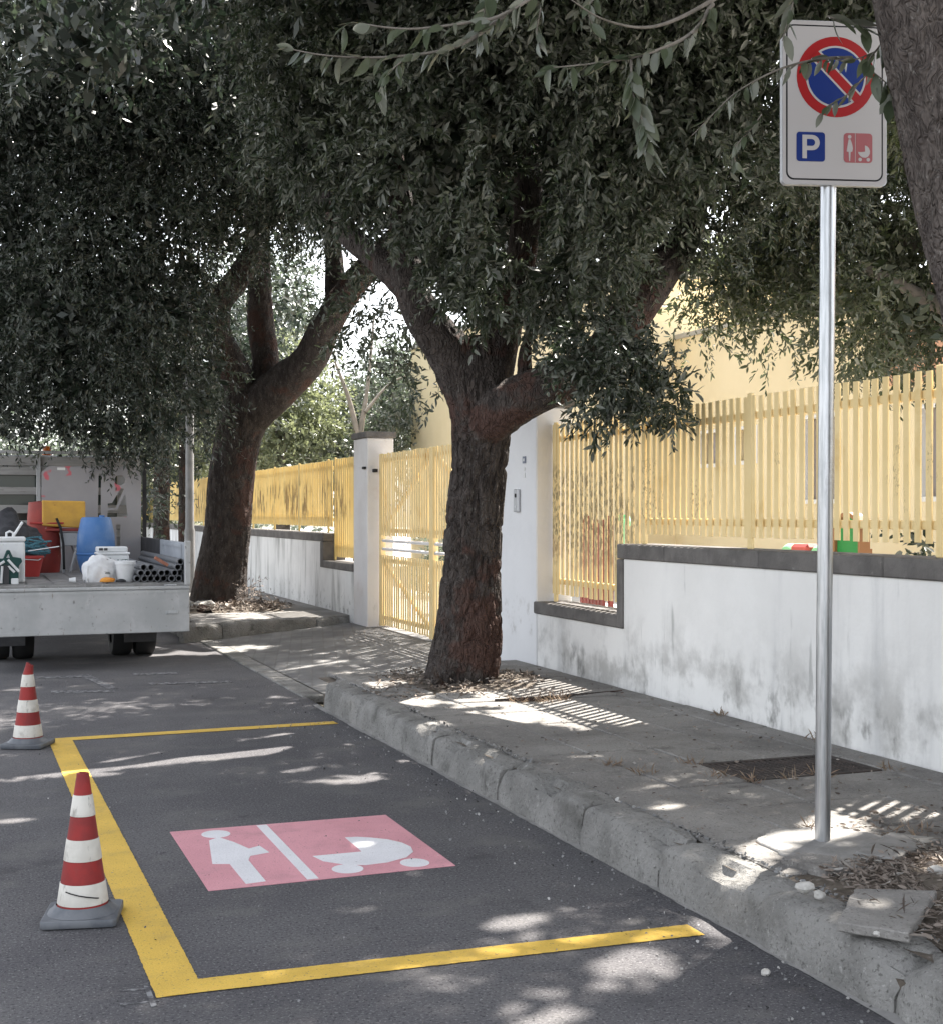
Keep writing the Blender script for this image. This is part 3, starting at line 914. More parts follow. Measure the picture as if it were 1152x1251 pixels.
def wall_holes(x, y0, y1, z0, z1, holes):
    """facade with rectangular openings, as strips (facing -x), thickness 0.3"""
    outer = [(y0, z0), (y1, z0), (y1, z1), (y0, z1)]
    loops = [outer] + [[(a, c), (b, c), (b, d), (a, d)] for a, b, c, d in holes]
    Mx = Matrix(((0, 0, 1, x), (1, 0, 0, 0), (0, 1, 0, 0), (0, 0, 0, 1)))
    return MB().prism(loops, Mx, 0.3)


k_ = 12 / 8.5
wins = []
for (ya, yb, za, zb) in ((15.55, 16.07, 1.64, 2.43), (14.16, 14.62, 2.08, 2.46), (13.36, 13.78, 2.09, 2.46), (11.80, 12.40, 1.63, 2.50), (10.05, 10.50, 1.64, 2.48), (7.9, 8.4, 1.64, 2.48)):
    wins.append((ya * k_, yb * k_, 1.5 + (za - 1.5) * k_, 1.5 + (zb - 1.5) * k_))
wall_holes(12.0, 3.0, 33.0, 0.0, 4.58, wins).build('wall', M['building'], bd)
MB().box(12.3, 22, 3.0, 33.0, 0.0, 4.3).build('main_block', M['building'], bd)
MB().box(11.96, 12.36, 2.9, 33.0, 4.582, 4.66).build('roof_edge', M['roof_edge'], bd)
for (a, b, c, d) in wins:
    wf = MB().box(11.985, 12.06, a - 0.05, a + 0.005, c - 0.05, d + 0.05).box(11.985, 12.06, b - 0.005, b + 0.05, c - 0.05, d + 0.05).box(11.987, 12.058, a + 0.006, b - 0.006, d - 0.005, d + 0.048).box(11.975, 12.058, a + 0.006, b - 0.006, c - 0.06, c + 0.005).build('window', M['white_frame'], bd)
    mid = a + (b - a) * 0.22
    MB().box(12.16, 12.2, mid, b - 0.003, c + 0.003, d - 0.003).build('shutter', M['shutter'], wf)
    MB().box(12.18, 12.21, a + 0.003, mid - 0.003, c + 0.003, d - 0.003).build('pane', M['dark_glass'], wf)
MB().box(11.93, 11.998, 4.0, 15.55, 3.24, 4.50).build('salmon_band', M['salmon'], bd)['label'] = 'salmon painted band high on the facade'
b2 = thing('annex_building', 'taller cream-yellow block with plain side, left of the centre trunk', 'building', (11, 28, 0.1))
MB().box(11.0, 20, 21.5, 33.6, 0.0, 5.7).build('wall', M['building'], b2)
MB().box(10.94, 20.05, 21.4, 33.7, 5.702, 5.8).build('roof_edge', M['roof_edge'], b2)

# ================================================================== YARD THINGS
t = thing('play_house', 'green arch-topped play house panel with brown frame in the yard', 'toy house', (8.0, 10.95, 0.1))
Mx = lambda x, y, z: Matrix(((0, 0, 1, x), (1, 0, 0, y), (0, 1, 0, z), (0, 0, 0, 1)))
arch = [(-0.21, 0), (0.21, 0), (0.21, 1.2)] + [(0.21 * math.cos(a), 1.2 + 0.2 * math.sin(a)) for a in [math.pi * k / 10 for k in range(1, 10)]] + [(-0.21, 1.2)]
arch_i = [(x * 0.86, z * 0.965 + 0.0) for x, z in arch]
MB().prism([arch_i], Mx(8.0, 10.95, 0.1), 0.06).build('door_panel', M['toy_green'], t)
MB().prism([arch, [(x * 0.87, 0.01 + z * 0.966) for x, z in arch]], Mx(7.97, 10.95, 0.1), 0.12).build('arch_frame', M['toy_brown'], t)
for q in (-0.17, 0.17):
    MB().box(8.09, 8.13, 10.95 + q - 0.02, 10.95 + q + 0.02, 0.1, 1.15).build('support', M['toy_brown'], t)
t = thing('toy_train', 'mint and red toy train above the coping behind the pole', 'toy', (8.0, 11.57, 0.1))
MB().box(7.85, 8.15, 11.42, 11.72, 0.35, 1.18).build('body', M['toy_red'], t, bevel=0.03)
for yy, cc in ((11.83, 'toy_mint'), (11.31, 'toy_mint')):
    MB().lathe([(0.12, -0.12), (0.15, -0.08), (0.15, 0.08), (0.12, 0.12)], (8.0, yy, 1.03), 18, axis='X').box(7.92, 8.08, yy - 0.1, yy + 0.1, 0.4, 1.0).build('end_disc', M[cc], t, smooth=40)
for yy in (11.87, 11.27):
    MB().lathe([(0.1, -0.05), (0.1, 0.05)], (7.85, yy, 0.92), 16, axis='X').build('wheel', M['toy_red'], t, smooth=40)
for yy in (11.92, 11.22):
    MB().box(7.9, 8.1, yy - 0.03, yy + 0.03, 0.1, 0.9).build('leg', M['toy_brown'], t)
t = thing('garden_tap', 'small mint green standpipe showing over the coping', 'tap', (7.0, 13.75, 0.1))
MB().tube([(7, 13.75, 0.1), (7, 13.75, 1.35), (7, 13.72, 1.42), (7, 13.62, 1.44), (7, 13.56, 1.36)], 0.025, 8).build('pipe', M['toy_mint'], t, smooth=50)
MB().box(6.97, 7.03, 13.7, 13.8, 1.40, 1.47).build('handle', M['toy_mint'], t)
t = thing('toy_fence', 'dark red slatted play fence behind the tall weathered fence', 'toy fence', (8, 16.6, 0.1))
for k in range(7):
    MB().box(7.98, 8.02, 16.25 + k * 0.105, 16.325 + k * 0.105, 0.25, 1.40 - 0.05 * (k % 2)).build('plank', M['panel_red'], t)
for z in (0.45, 1.2):
    MB().box(8.025, 8.06, 16.2, 17.0, z, z + 0.07).build('rail', M['panel_red'], t)
for y in (16.21, 16.95):
    MB().box(8.065, 8.12, y, y + 0.06, 0.1, 1.45).build('post', M['panel_red'], t)
# potted plant tufts near the facade, small dark leaves over the coping
# stacked white chairs seen through the gap of the gate
chair0 = None
for k in range(4):
    lab = ['white plastic chair, lowest of the stack behind the gate', 'white plastic chair, second from the bottom of the stack behind the gate', 'white plastic chair, third up in the stack behind the gate', 'white plastic chair, topmost of the stack behind the gate'][k]
    if chair0 is None:
        c = chair0 = thing('plastic_chair', lab, 'chair', (6.3, 17.6, 0.1), 0.0, 'stacked white chairs behind the gate')
        MB().box(6.08, 6.52, 17.38, 17.82, 0.50, 0.53).build('seat', M['white_plastic'], c, bevel=0.01)
        bk = MB().box(6.49, 6.52, 17.38, 17.82, 0.86, 0.93)
        for q in range(4): bk.box(6.495, 6.515, 17.40 + 0.115 * q, 17.46 + 0.115 * q, 0.53, 0.86)
        bk.build('backrest', M['white_plastic'], c)
        for sx in (6.10, 6.48):
            for sy in (17.40, 17.78):
                MB().box(sx, sx + 0.035, sy, sy + 0.035, 0.1, 0.5).build('leg', M['white_plastic'], c)
        for sy in (17.36, 17.81):
            MB().box(6.1, 6.5, sy, sy + 0.04, 0.70, 0.73).build('armrest', M['white_plastic'], c)
    else:
        c = copy_tree(chair0, None, (6.3 + 0.012 * k, 17.6, 0.1 + 0.12 * k))
        c['label'] = lab

# ================================================================== SIGN
AX = R(-15)
sg = thing('parking_sign', 'no-parking sign with P and pink pram squares on a steel pole', 'traffic sign', (3.194, 4.541, 0.18))
MB().tube([(3.194, 4.541, 0.17), (3.220, 4.531, 3.38)], 0.0305, 28).build('pole', M['galv'], sg, smooth=40)
# pole seam
SP = Matrix.Translation((3.225, 4.529, 0)) @ Matrix.Rotation(AX, 4, 'Z') @ Matrix.Translation((0.0, -0.036, 3.105)) @ Matrix.Rotation(R(90), 4, 'X')


def rrect(x0, x1, y0, y1, r_, n=6):
    pts = []
    for cx, cy, a0 in ((x1 - r_, y0 + r_, -90), (x1 - r_, y1 - r_, 0), (x0 + r_, y1 - r_, 90), (x0 + r_, y0 + r_, 180)):
        for k in range(n + 1):
            a = R(a0 + 90 * k / n)
            pts.append((cx + r_ * math.cos(a), cy + r_ * math.sin(a)))
    return pts


def lay(name, loops, z, th, m, parent):
    return MB().prism(loops, SP @ Matrix.Translation((0, 0, z)), th).build(name, m, parent)


pan = lay('sign_panel', [rrect(-0.212, 0.212, -0.322, 0.322, 0.02)], -0.022, 0.026, M['sign_alu'], sg)
lay('black_border', [rrect(-0.196, 0.196, -0.304, 0.304, 0.03)], 0.0045, 0.001, M['sign_black'], pan)
lay('white_face', [rrect(-0.190, 0.190, -0.298, 0.298, 0.026)], 0.006, 0.001, M['sign_white'], pan)
rim = lay('margin', [rrect(-0.2095, 0.2095, -0.3195, 0.3195, 0.019), rrect(-0.1965, 0.1965, -0.3045, 0.3045, 0.03)], 0.0045, 0.001, M['sign_white'], pan)
cx, cy = 0.004, 0.102
lay('red_ring', [circ(cx, cy, 0.158, 0.158, 48)], 0.0076, 0.0008, M['sign_red'], pan)
lay('white_ring', [circ(cx, cy, 0.1215, 0.1215, 48)], 0.0088, 0.0008, M['sign_white'], pan)
lay('blue_disc', [circ(cx, cy, 0.1135, 0.1135, 48)], 0.0100, 0.0008, M['sign_blue'], pan)


def bar(w, l, z, m, name):
    c_, s__ = math.cos(R(-45)), math.sin(R(-45))
    pts = [(-l, -w), (l, -w), (l, w), (-l, w)]
    return lay(name, [[(cx + x * c_ - y * s__, cy + x * s__ + y * c_) for x, y in pts]], z, 0.0008, m, pan)


bar(0.0245, 0.113, 0.0112, M['sign_white'], 'bar_border')
bar(0.0170, 0.123, 0.0124, M['sign_red'], 'red_bar')
# P square
ps = lay('parking_square', [rrect(-0.155, -0.040, -0.2315, -0.1165, 0.012)], 0.0076, 0.0008, M['sign_blue'], pan)
px_, pz_ = -0.0975, -0.174
Po = [(-0.034, -0.046), (-0.016, -0.046), (-0.016, -0.014), (0.006, -0.014)] + [(0.006 + 0.030 * math.sin(a), 0.016 - 0.030 * math.cos(a)) for a in [math.pi * k / 10 for k in range(1, 10)]] + [(0.006, 0.046), (-0.034, 0.046)]
Pi = [(-0.016, 0.003), (0.004, 0.003)] + [(0.004 + 0.0135 * math.sin(a), 0.0165 - 0.0135 * math.cos(a)) for a in [math.pi * k / 8 for k in range(1, 8)]] + [(0.004, 0.030), (-0.016, 0.030)]
lay('letter_p', [[(px_ + x, pz_ + y) for x, y in Po], [(px_ + x, pz_ + y) for x, y in Pi]], 0.0088, 0.0006, M['sign_white'], pan)
lay('pink_square', [rrect(0.036, 0.152, -0.2325, -0.1165, 0.014)], 0.0076, 0.0008, M['sign_pink'], pan)
qx, qz = 0.094, -0.1745
mini = MB()
PT = SP @ Matrix.Translation((0, 0, 0.0088))
mini.prism([circ(qx - 0.0345, qz + 0.043, 0.0072, 0.0072, 14)], PT, 0.0006)
mini.prism([[(qx + a, qz + b) for a, b in ((-0.0385, 0.033), (-0.031, 0.033), (-0.024, 0.012), (-0.0215, -0.002), (-0.024, -0.015), (-0.0305, -0.016), (-0.0325, -0.052), (-0.0365, -0.052), (-0.039, -0.016), (-0.047, -0.015), (-0.043, 0.010))]], PT, 0.0006)
mini.build('woman_pictogram', M['sign_white'], pan)
lay('divider', [[(qx - 0.0125, qz - 0.057), (qx - 0.0105, qz - 0.057), (qx - 0.0105, qz + 0.057), (qx - 0.0125, qz + 0.057)]], 0.0088, 0.0006, M['sign_white'], pan)
mini = MB()
pram = [(0.0285, -0.012), (0.0285, 0.010)] + [(0.0285 + 0.021 * math.sin(a), -0.0125 + 0.0245 * math.cos(a)) for a in [math.pi * k / 12 for k in range(0, 9)]] + [(0.030, -0.038), (0.014, -0.036), (0.004, -0.026), (0.0005, -0.0165), (0.010, -0.014)]
pram = [(0.0285, -0.0135), (0.0275, 0.0105), (0.036, 0.008), (0.044, 0.0), (0.048, -0.011), (0.047, -0.022), (0.041, -0.032), (0.032, -0.0375), (0.018, -0.037), (0.008, -0.031), (0.001, -0.021), (0.0, -0.0155), (0.012, -0.016)]
mini.prism([[(qx + a, qz + b) for a, b in pram]], PT, 0.0006)
mini.prism([circ(qx + 0.008, qz - 0.045, 0.0072, 0.0072, 14)], PT, 0.0006)
mini.prism([circ(qx + 0.041, qz - 0.045, 0.0072, 0.0072, 14)], PT, 0.0006)
mini.build('pram_pictogram', M['sign_white'], pan)
for z in (0.2, -0.2):
    MB().lathe([(0.036, -0.02), (0.036, 0.02)], (3.218, 4.532, 3.105 + z), 24).build('clamp', M['sign_alu'], sg, smooth=40)

# broken mortar patch and slab pieces at the pole foot
def jag(pts, seed, step=0.04, amp=0.012):
    r2 = random.Random(seed)
    out = []
    for i in range(len(pts)):
        a, b = Vector(pts[i]), Vector(pts[(i + 1) % len(pts)])
        n = max(1, int((b - a).length / step))
        for k in range(n):
            p = a.lerp(b, k / n)
            out.append((p.x + r2.uniform(-amp, amp), p.y + r2.uniform(-amp, amp)))
    return out


def slab_piece(name, pts, z, th, m, tilt, label, cat, seed, amp=0.008):
    cx = sum(p[0] for p in pts) / len(pts)
    cy = sum(p[1] for p in pts) / len(pts)
    loc = [(x - cx, y - cy) for x, y in (jag(pts, seed, amp=amp) if amp else pts)]
    Mx = Matrix.Translation((cx, cy, z)) @ Euler((R(tilt[0]), R(tilt[1]), 0)).to_matrix().to_4x4()
    o = MB().prism([loc], Mx, th).build(name, m, None, bevel=0.004)
    return tag(o, label, cat)


slab_piece('mortar_patch', [(2.94, 4.40), (3.10, 4.27), (3.36, 4.32), (3.48, 4.50), (3.33, 4.72), (3.10, 4.76), (2.95, 4.64)], 0.155, 0.048, M['mortar'], (0.4, -0.6), 'pale broken mortar patch round the foot of the sign pole', 'mortar patch', 1, 0.014)
slab_piece('broken_slab', [(3.14, 4.26), (3.20, 4.12), (3.62, 4.36), (3.50, 4.52), (3.36, 4.42)], 0.180, 0.040, M['mortar'], (-2.0, 1.0), 'jagged grey slab fragment at the edge of the leaf litter', 'slab', 2)
slab_piece('broken_slab', [(2.86, 4.32), (2.92, 4.14), (3.10, 4.12), (3.14, 4.22), (2.98, 4.36)], 0.175, 0.036, M['slab'], (1.0, 1.5), 'small cracked slab fragment between pole foot and kerb', 'slab', 3)
slab_piece('loose_slab', [(2.545, 3.545), (2.675, 3.365), (3.03, 3.67), (2.80, 3.80)], 0.206, 0.032, M['slab'], (1.0, -1.5), 'loose grey paving slab lying across the kerb and litter', 'slab', 4, 0.004)


def blob_stone(name, loc, r_, label, group, m='stone', seed=0):
    bm = bmesh.new()
    bmesh.ops.create_icosphere(bm, subdivisions=2, radius=r_)
    for v in bm.verts:
        nz = float(vnoise([[v.co.x / r_ * 1.3 + seed, v.co.y / r_ * 1.3, v.co.z / r_ * 1.3]], 3)[0])
        v.co *= 0.72 + 0.55 * nz
        v.co.z *= 0.75
    me = bpy.data.meshes.new(name)
    bm.to_mesh(me)
    bm.free()
    me.materials.append(M[m])
    return tag(link(name, me, None, Matrix.Translation(loc)), label, 'stone', group)


blob_stone('white_stone', (2.695, 3.93, 0.222), 0.030, 'larger of two white stones on the kerb before the loose slab', 'white stones', seed=1)
blob_stone('white_stone', (2.70, 3.855, 0.216), 0.021, 'smaller of two white stones touching on the kerb', 'white stones', seed=5)
blob_stone('white_stone', (2.625, 3.45, 0.212), 0.014, 'tiny white stone under the front edge of the loose slab', 'white stones', seed=9)
blob_stone('white_stone', (2.44, 3.78, 0.010), 0.016, 'white stone on the asphalt at the kerb foot', 'white stones', seed=13)
blob_stone('white_stone', (2.665, 3.13, 0.214), 0.013, 'white pebble on the nearest kerb stone', 'white stones', seed=17)
blob_stone('white_stone', (3.24, 3.92, 0.225), 0.032, 'white stone half buried in the leaf litter', 'white stones', seed=21)
blob_stone('white_stone', (3.33, 3.83, 0.225), 0.028, 'pale stone among litter beside the trunk', 'white stones', seed=25)
for k, (x, y, r_, lb) in enumerate(((3.0, 17.85, 0.16, 'biggest pale rock at the foot of the big left trunk'), (2.85, 18.1, 0.11, 'flat pale rock left of the big left trunk'), (3.25, 17.75, 0.09, 'small pale rock in front of the big left trunk'))):
    blob_stone('rock', (x, y, 0.24), r_, lb, 'rocks at the big tree', seed=31 + k)


# ================================================================== CONES
def cone(label, loc, rz, tip):
    c = thing('traffic_cone', label, 'traffic cone', loc, rz, 'red and white cones along the bay')
    x, y = loc[0], loc[1]
    Mc = Matrix.Translation((x, y, 0)) @ Matrix.Rotation(rz, 4, 'Z')
    base = MB()
    base.prism([[(-.134, -.12), (-.12, -.134), (.12, -.134), (.134, -.12), (.134, .12), (.12, .134), (-.12, .134), (-.134, .12)]], Mc @ Matrix.Translation((0, 0, 0.0045)), 0.028)
    vs_, fs = [], []
    for (r_, z) in ((0.128, 0.0335), (0.113, 0.044), (0.096, 0.062)):
        for k in range(24):
            a = 2 * math.pi * k / 24
            q = 1.0 if r_ < 0.12 else 0.97 + 0.06 * abs(math.sin(2 * a))
            vs_.append(Mc @ Vector((r_ * q * math.cos(a), r_ * q * math.sin(a), z)))
    for i in range(2):
        for k in range(24):
            a, b = i * 24 + k, i * 24 + (k + 1) % 24
            fs.append((a, b, b + 24, a + 24))
    base.add(vs_, fs)
    base.build('base', M['cone_base'], c, bevel=0.003, smooth=35)
    rad = lambda z: 0.094 - (z - 0.04) * (0.094 - 0.0215) / 0.5
    prof = [(rad(z), z) for z in (0.04, 0.06, 0.14, 0.22, 0.30, 0.38, 0.46, 0.53)] + [(rad(0.535), 0.538), (rad(0.535) - 0.007, 0.54), (rad(0.535) - 0.009, 0.50)]
    body = MB().lathe(prof, (0, 0, 0), 36, caps=False)
    body.v = [tuple(Mc @ Vector(p)) for p in body.v]
    if tip:
        body.v = [(p[0] + (0.012 * math.sin(40 * p[1]) if p[2] > 0.5 else 0), p[1], p[2] - (0.02 * (0.5 + 0.5 * math.sin(90 * (p[0] - x))) if p[2] > 0.52 else 0)) for p in body.v]
    body.build('cone_body', M['cone_red'], c, smooth=50)
    for z0, z1 in ((0.385, 0.46), (0.225, 0.30), (0.068, 0.142)):
        b = MB().lathe([(rad(z0) + 0.0005, z0 - 0.001), (rad(z0) + 0.002, z0), (rad(z1) + 0.002, z1), (rad(z1) + 0.0005, z1 + 0.001)], (0, 0, 0), 36, caps=False)
        b.v = [tuple(Mc @ Vector(p)) for p in b.v]
        b.build('reflective_band', M['cone_white'], c, smooth=50)
    return c


c1 = cone('nearer red and white traffic cone on the yellow line, flat intact tip', (0.428, 5.19, 0.0), R(-12), False)
cone('farther red and white traffic cone by the bay corner, torn tip', (0.415, 9.14, 0.0), R(-24), True)
a = R(-115)
MB().tube([(0.428 + 0.0925 * math.cos(a + t_), 5.19 + 0.0925 * math.sin(a + t_), 0.115 - 0.022 * t_) for t_ in (-0.35, -0.1, 0.2, 0.5, 0.8, 1.0)], 0.0022, 6).build('wire', M['black'], c1)

# ================================================================== TRUCK
RY = 13.32
tk = thing('work_truck', 'grey flatbed work truck with dropped tailgate, seen from behind', 'truck', (1.1, 15.5, 0))
X0, X1 = 0.10, 2.10
MB().box(X0, X1, RY + 0.04, 17.25, 0.745, 0.812).build('deck', M['deck'], tk, bevel=0.006)
for k in range(8):
    MB().box(X0 + 0.02 + k * 0.245, X0 + 0.235 + k * 0.245, RY + 0.08, 17.12, 0.8135, 0.818).build('deck_plank', M['deck'], tk)
tg = MB().box(X0, X1, RY - 0.002, RY + 0.034, 0.338, 0.752).build('tailgate', M['truck_grey'], tk, bevel=0.008)
MB().box(X0, X1, RY - 0.008, RY + 0.036, 0.754, 0.785).build('hinge_rail', M['truck_grey'], tk, bevel=0.006)
MB().box(X0 + 0.02, X1 - 0.02, RY - 0.0065, RY - 0.0025, 0.345, 0.372).box(X0 + 0.02, X1 - 0.02, RY - 0.0065, RY - 0.0025, 0.715, 0.742).build('fold', M['truck_grey'], tg)
for hx in (1.93, 0.27):
    MB().box(hx - 0.06, hx + 0.06, RY - 0.012, RY - 0.003, 0.515, 0.548).build('latch', M['galv'], tg, bevel=0.003)
    MB().box(hx - 0.07, hx + 0.05, RY + 0.0, RY + 0.05, 0.787, 0.80).build('latch', M['galv'], tg, bevel=0.003)
# right and left side boards, rear half light, front half dark
for sx, nm in ((X1, 1), (X0, -1)):
    a, b = (sx - 0.035, sx) if nm > 0 else (sx, sx + 0.035)
    sb = MB().box(a, b, RY + 0.06, 15.15, 0.82, 1.20).build('side_board', M['truck_side'], tk, bevel=0.006)
    if nm > 0:
        MB().box(a - 0.012, a - 0.001, RY + 0.25, RY + 0.28, 0.86, 1.18).box(a - 0.012, a - 0.001, RY + 0.28, 14.9, 0.86, 0.885).box(a - 0.012, a - 0.001, RY + 0.28, 14.9, 1.15, 1.175).box(a - 0.012, a - 0.001, 14.87, 14.9, 0.885, 1.15).build('swage', M['truck_side'], sb)
    MB().box(a, b, 15.19, 17.1, 0.82, 1.20).build('side_board', M['truck_dark'], tk, bevel=0.006)
    MB().box(a - 0.01, b + 0.01, RY + 0.0, RY + 0.055, 0.79, 1.22).build('corner_post', M['truck_grey'], tk, bevel=0.006)
    MB().box(a - 0.005, b + 0.012, 15.152, 15.188, 0.80, 1.21).build('corner_post', M['truck_dark'], tk, bevel=0.004)
# headboard
HY = 17.16
for z0, z1 in ((0.83, 0.97), (1.06, 1.2), (1.28, 1.40), (1.485, 1.585), (1.71, 1.80), (1.945, 2.04), (2.06, 2.17)):
    MB().box(X0 + 0.05, X1 - 0.05, HY + 0.03, HY + 0.055, z0, z1).build('headboard_plank', M['plank_grey'], tk, bevel=0.004)
MB().box(X0 - 0.02, X1 + 0.02, HY, HY + 0.06, 2.20, 2.24).build('headboard_rail', M['truck_grey'], tk, bevel=0.005)
for x in (X0 + 0.02, 0.90, X1 - 0.02):
    MB().box(x - 0.025, x + 0.025, HY - 0.02, HY + 0.028, 0.82, 2.198).build('headboard_post', M['truck_grey'], tk, bevel=0.005)
MB().box(X1 + 0.03, X1 + 0.075, HY - 0.01, HY + 0.03, 0.75, 2.15).build('rack_post', M['truck_dark'], tk)
# chassis, mudguards, axle, wheels
for x in (0.62, 1.50):
    MB().box(x, x + 0.07, RY + 0.25, 18.9, 0.52, 0.70).build('chassis_rail', M['truck_dark'], tk)
MB().tube([(0.4, 14.65, 0.34), (1.8, 14.65, 0.34)], 0.05, 10).build('axle', M['truck_dark'], tk)
MB().box(0.55, 1.65, RY + 0.12, RY + 0.2, 0.42, 0.5).build('under_bar', M['truck_dark'], tk)


def wheel(x0, x1, y, r_=0.33):
    w_ = MB().lathe([(r_ * 0.62, x0), (r_ * 0.93, x0), (r_, x0 + 0.03), (r_, x1 - 0.03), (r_ * 0.93, x1), (r_ * 0.62, x1)], (0, y, r_), 32, axis='X', caps=False)
    o = w_.build('tyre', M['black'], tk, smooth=40)
    MB().lathe([(0.05, x0 + 0.02), (r_ * 0.5, x0 + 0.05), (r_ * 0.63, x0 + 0.02), (r_ * 0.63, x1 - 0.02), (r_ * 0.5, x1 - 0.05), (0.05, x1 - 0.02)], (0, y, r_), 24, axis='X').build('rim', M['truck_dark'], o, smooth=40)


for a, b in ((1.49, 1.69), (1.725, 1.925), (0.28, 0.48), (0.515, 0.715)):
    wheel(a, b, 14.65)
for a, b in ((1.70, 1.90), (0.30, 0.50)):
    wheel(a, b, 18.5)
for x in (1.58, 0.30):
    MB().box(x, x + 0.32, 14.22, 14.235, 0.17, 0.66).build('mud_flap', M['truck_dark'], tk)
for x, cc in ((1.72, 'red_plastic'), (0.28, 'red_plastic')):
    MB().box(x, x + 0.2, RY + 0.22, RY + 0.27, 0.55, 0.65).build('tail_light', M[cc], tk, bevel=0.01)
# cab
cabp = [(17.34, 0.42), (17.34, 2.14), (17.5, 2.2), (18.35, 2.2), (18.95, 1.42), (19.25, 1.25), (19.32, 0.5), (19.2, 0.42)]
Mc = Matrix(((0, 0, 1, 0.18), (1, 0, 0, 0), (0, 1, 0, 0), (0, 0, 0, 1)))
cab = MB().prism([cabp], Mc, 1.84).build('cab', M['cab_white'], tk, bevel=0.03, seg=2)
MB().box(0.36, 1.84, 17.315, 17.338, 1.40, 2.02).build('rear_window', M['cab_glass'], cab, bevel=0.01)
Mw = Matrix(((1, 0, 0, 0), (0, 0.61, -0.79, 18.37), (0, -0.79, -0.61, 2.155), (0, 0, 0, 1)))
MB().prism([[(0.3, 0.05), (1.9, 0.05), (1.95, 0.85), (0.25, 0.85)]], Matrix.Translation((0, 0.015, 0.012)) @ Mw, -0.01).build('windscreen', M['dark_glass'], cab)
for x in (0.168, 2.02):
    MB().prism([[(17.55, 1.36), (18.75, 1.36), (18.32, 2.06), (17.55, 2.06)]], Matrix(((0, 0, 1, x), (1, 0, 0, 0), (0, 1, 0, 0), (0, 0, 0, 1))), 0.012).build('side_window', M['dark_glass'], cab)
for x in (-0.02, 2.08):
    MB().box(x, x + 0.14, 18.62, 18.68, 1.45, 1.72).build('mirror', M['truck_dark'], cab, bevel=0.02)
MB().lathe([(0.06, 0), (0.06, 0.02), (0.052, 0.03), (0.05, 0.11), (0.035, 0.125)], (1.04, 17.9, 2.202), 20).build('beacon', M['beacon'], cab, smooth=40)

# ------------------------------------------------------------------ load on the truck
DZ = 0.819
t = thing('plastic_drum', 'blue plastic drum standing in the middle of the truck bed', 'drum', (1.43, 15.62, DZ))
MB().lathe([(0.150, 0), (0.165, 0.02), (0.205, 0.16), (0.209, 0.30), (0.200, 0.43), (0.165, 0.60), (0.150, 0.622), (0.12, 0.625), (0.11, 0.60)], (1.43, 15.62, DZ), 32).build('drum_body', M['drum_blue'], t, smooth=40)
MB().lathe([(0.207, 0.205), (0.214, 0.21), (0.214, 0.222), (0.207, 0.228)], (1.43, 15.62, DZ), 32, caps=False).build('drum_hoop', M['drum_blue'], t, smooth=40)
MB().lathe([(0.03, 0.60), (0.03, 0.645)], (1.49, 15.58, DZ), 16).build('bung', M['drum_blue'], t)

# paint machine
t = thing('marking_machine', 'red and yellow road marking machine beside the blue drum', 'machine', (1.0, 16.0, DZ))
MB().lathe([(0.165, 0), (0.17, 0.03), (0.19, 0.3), (0.185, 0.62), (0.17, 0.79), (0.06, 0.805)], (0.905, 16.05, DZ), 28).build('tank', M['mach_red'], t, smooth=40)
MB().prism([[(0.87, 1.345), (1.335, 1.315), (1.335, 1.622), (0.87, 1.63)]], Matrix(((1, 0, 0, 0), (0, 0, -1, 16.1), (0, 1, 0, 0), (0, 0, 0, 1))), 0.26).build('hopper', M['mach_yellow'], t, bevel=0.012)
MB().box(0.90, 1.33, 15.83, 16.12, 1.285, 1.315).build('hopper_base', M['mach_red'], t, bevel=0.006)
MB().prism([[(1.05, 1.27), (1.31, 1.27), (1.24, 1.12), (1.10, 1.12)]], Matrix(((1, 0, 0, 0), (0, 0, -1, 16.1), (0, 1, 0, 0), (0, 0, 0, 1))), 0.24).build('tray', M['truck_grey'], t, bevel=0.006)
MB().tube([(0.74, 15.86, 1.375), (1.10, 15.84, 1.375)], 0.011, 8).build('bar', M['red_plastic'], t)
for a, b in (((1.08, 15.9, 1.22), (1.10, 15.85, DZ)), ((1.26, 15.9, 1.15), (1.17, 15.85, DZ)), ((1.2, 16.08, 1.15), (1.3, 16.1, DZ))):
    MB().tube([a, b], 0.016, 8).build('leg', M['truck_grey'], t)
MB().tube([(1.02, 15.8, 1.43), (1.06, 15.78, 1.33), (1.09, 15.77, 1.15), (1.10, 15.78, 0.86)], 0.014, 8).build('handle', M['black'], t, smooth=50)

t = thing('white_canister', 'tall white plastic canister at the left end of the truck bed', 'canister', (0.40, 13.80, DZ))
MB().box(0.22, 0.597, 13.72, 13.92, DZ, 1.215).build('can_body', M['white_plastic'], t, bevel=0.022, seg=2)
MB().box(0.215, 0.602, 13.715, 13.925, 1.216, 1.262).build('lid', M['white_plastic'], t, bevel=0.01)
MB().tube([(0.43, 13.8, 1.262), (0.43, 13.8, 1.30), (0.46, 13.8, 1.315), (0.49, 13.8, 1.30), (0.49, 13.8, 1.262)], 0.011, 8).build('handle', M['white_plastic'], t, smooth=50)
t = tag(MB().tube([(0.46, 13.96, 1.20), (0.585, 14.05, 1.40)], 0.013, 8).build('white_rod', M['white_plastic']), 'thin white rod leaning behind the white canister', 'rod')

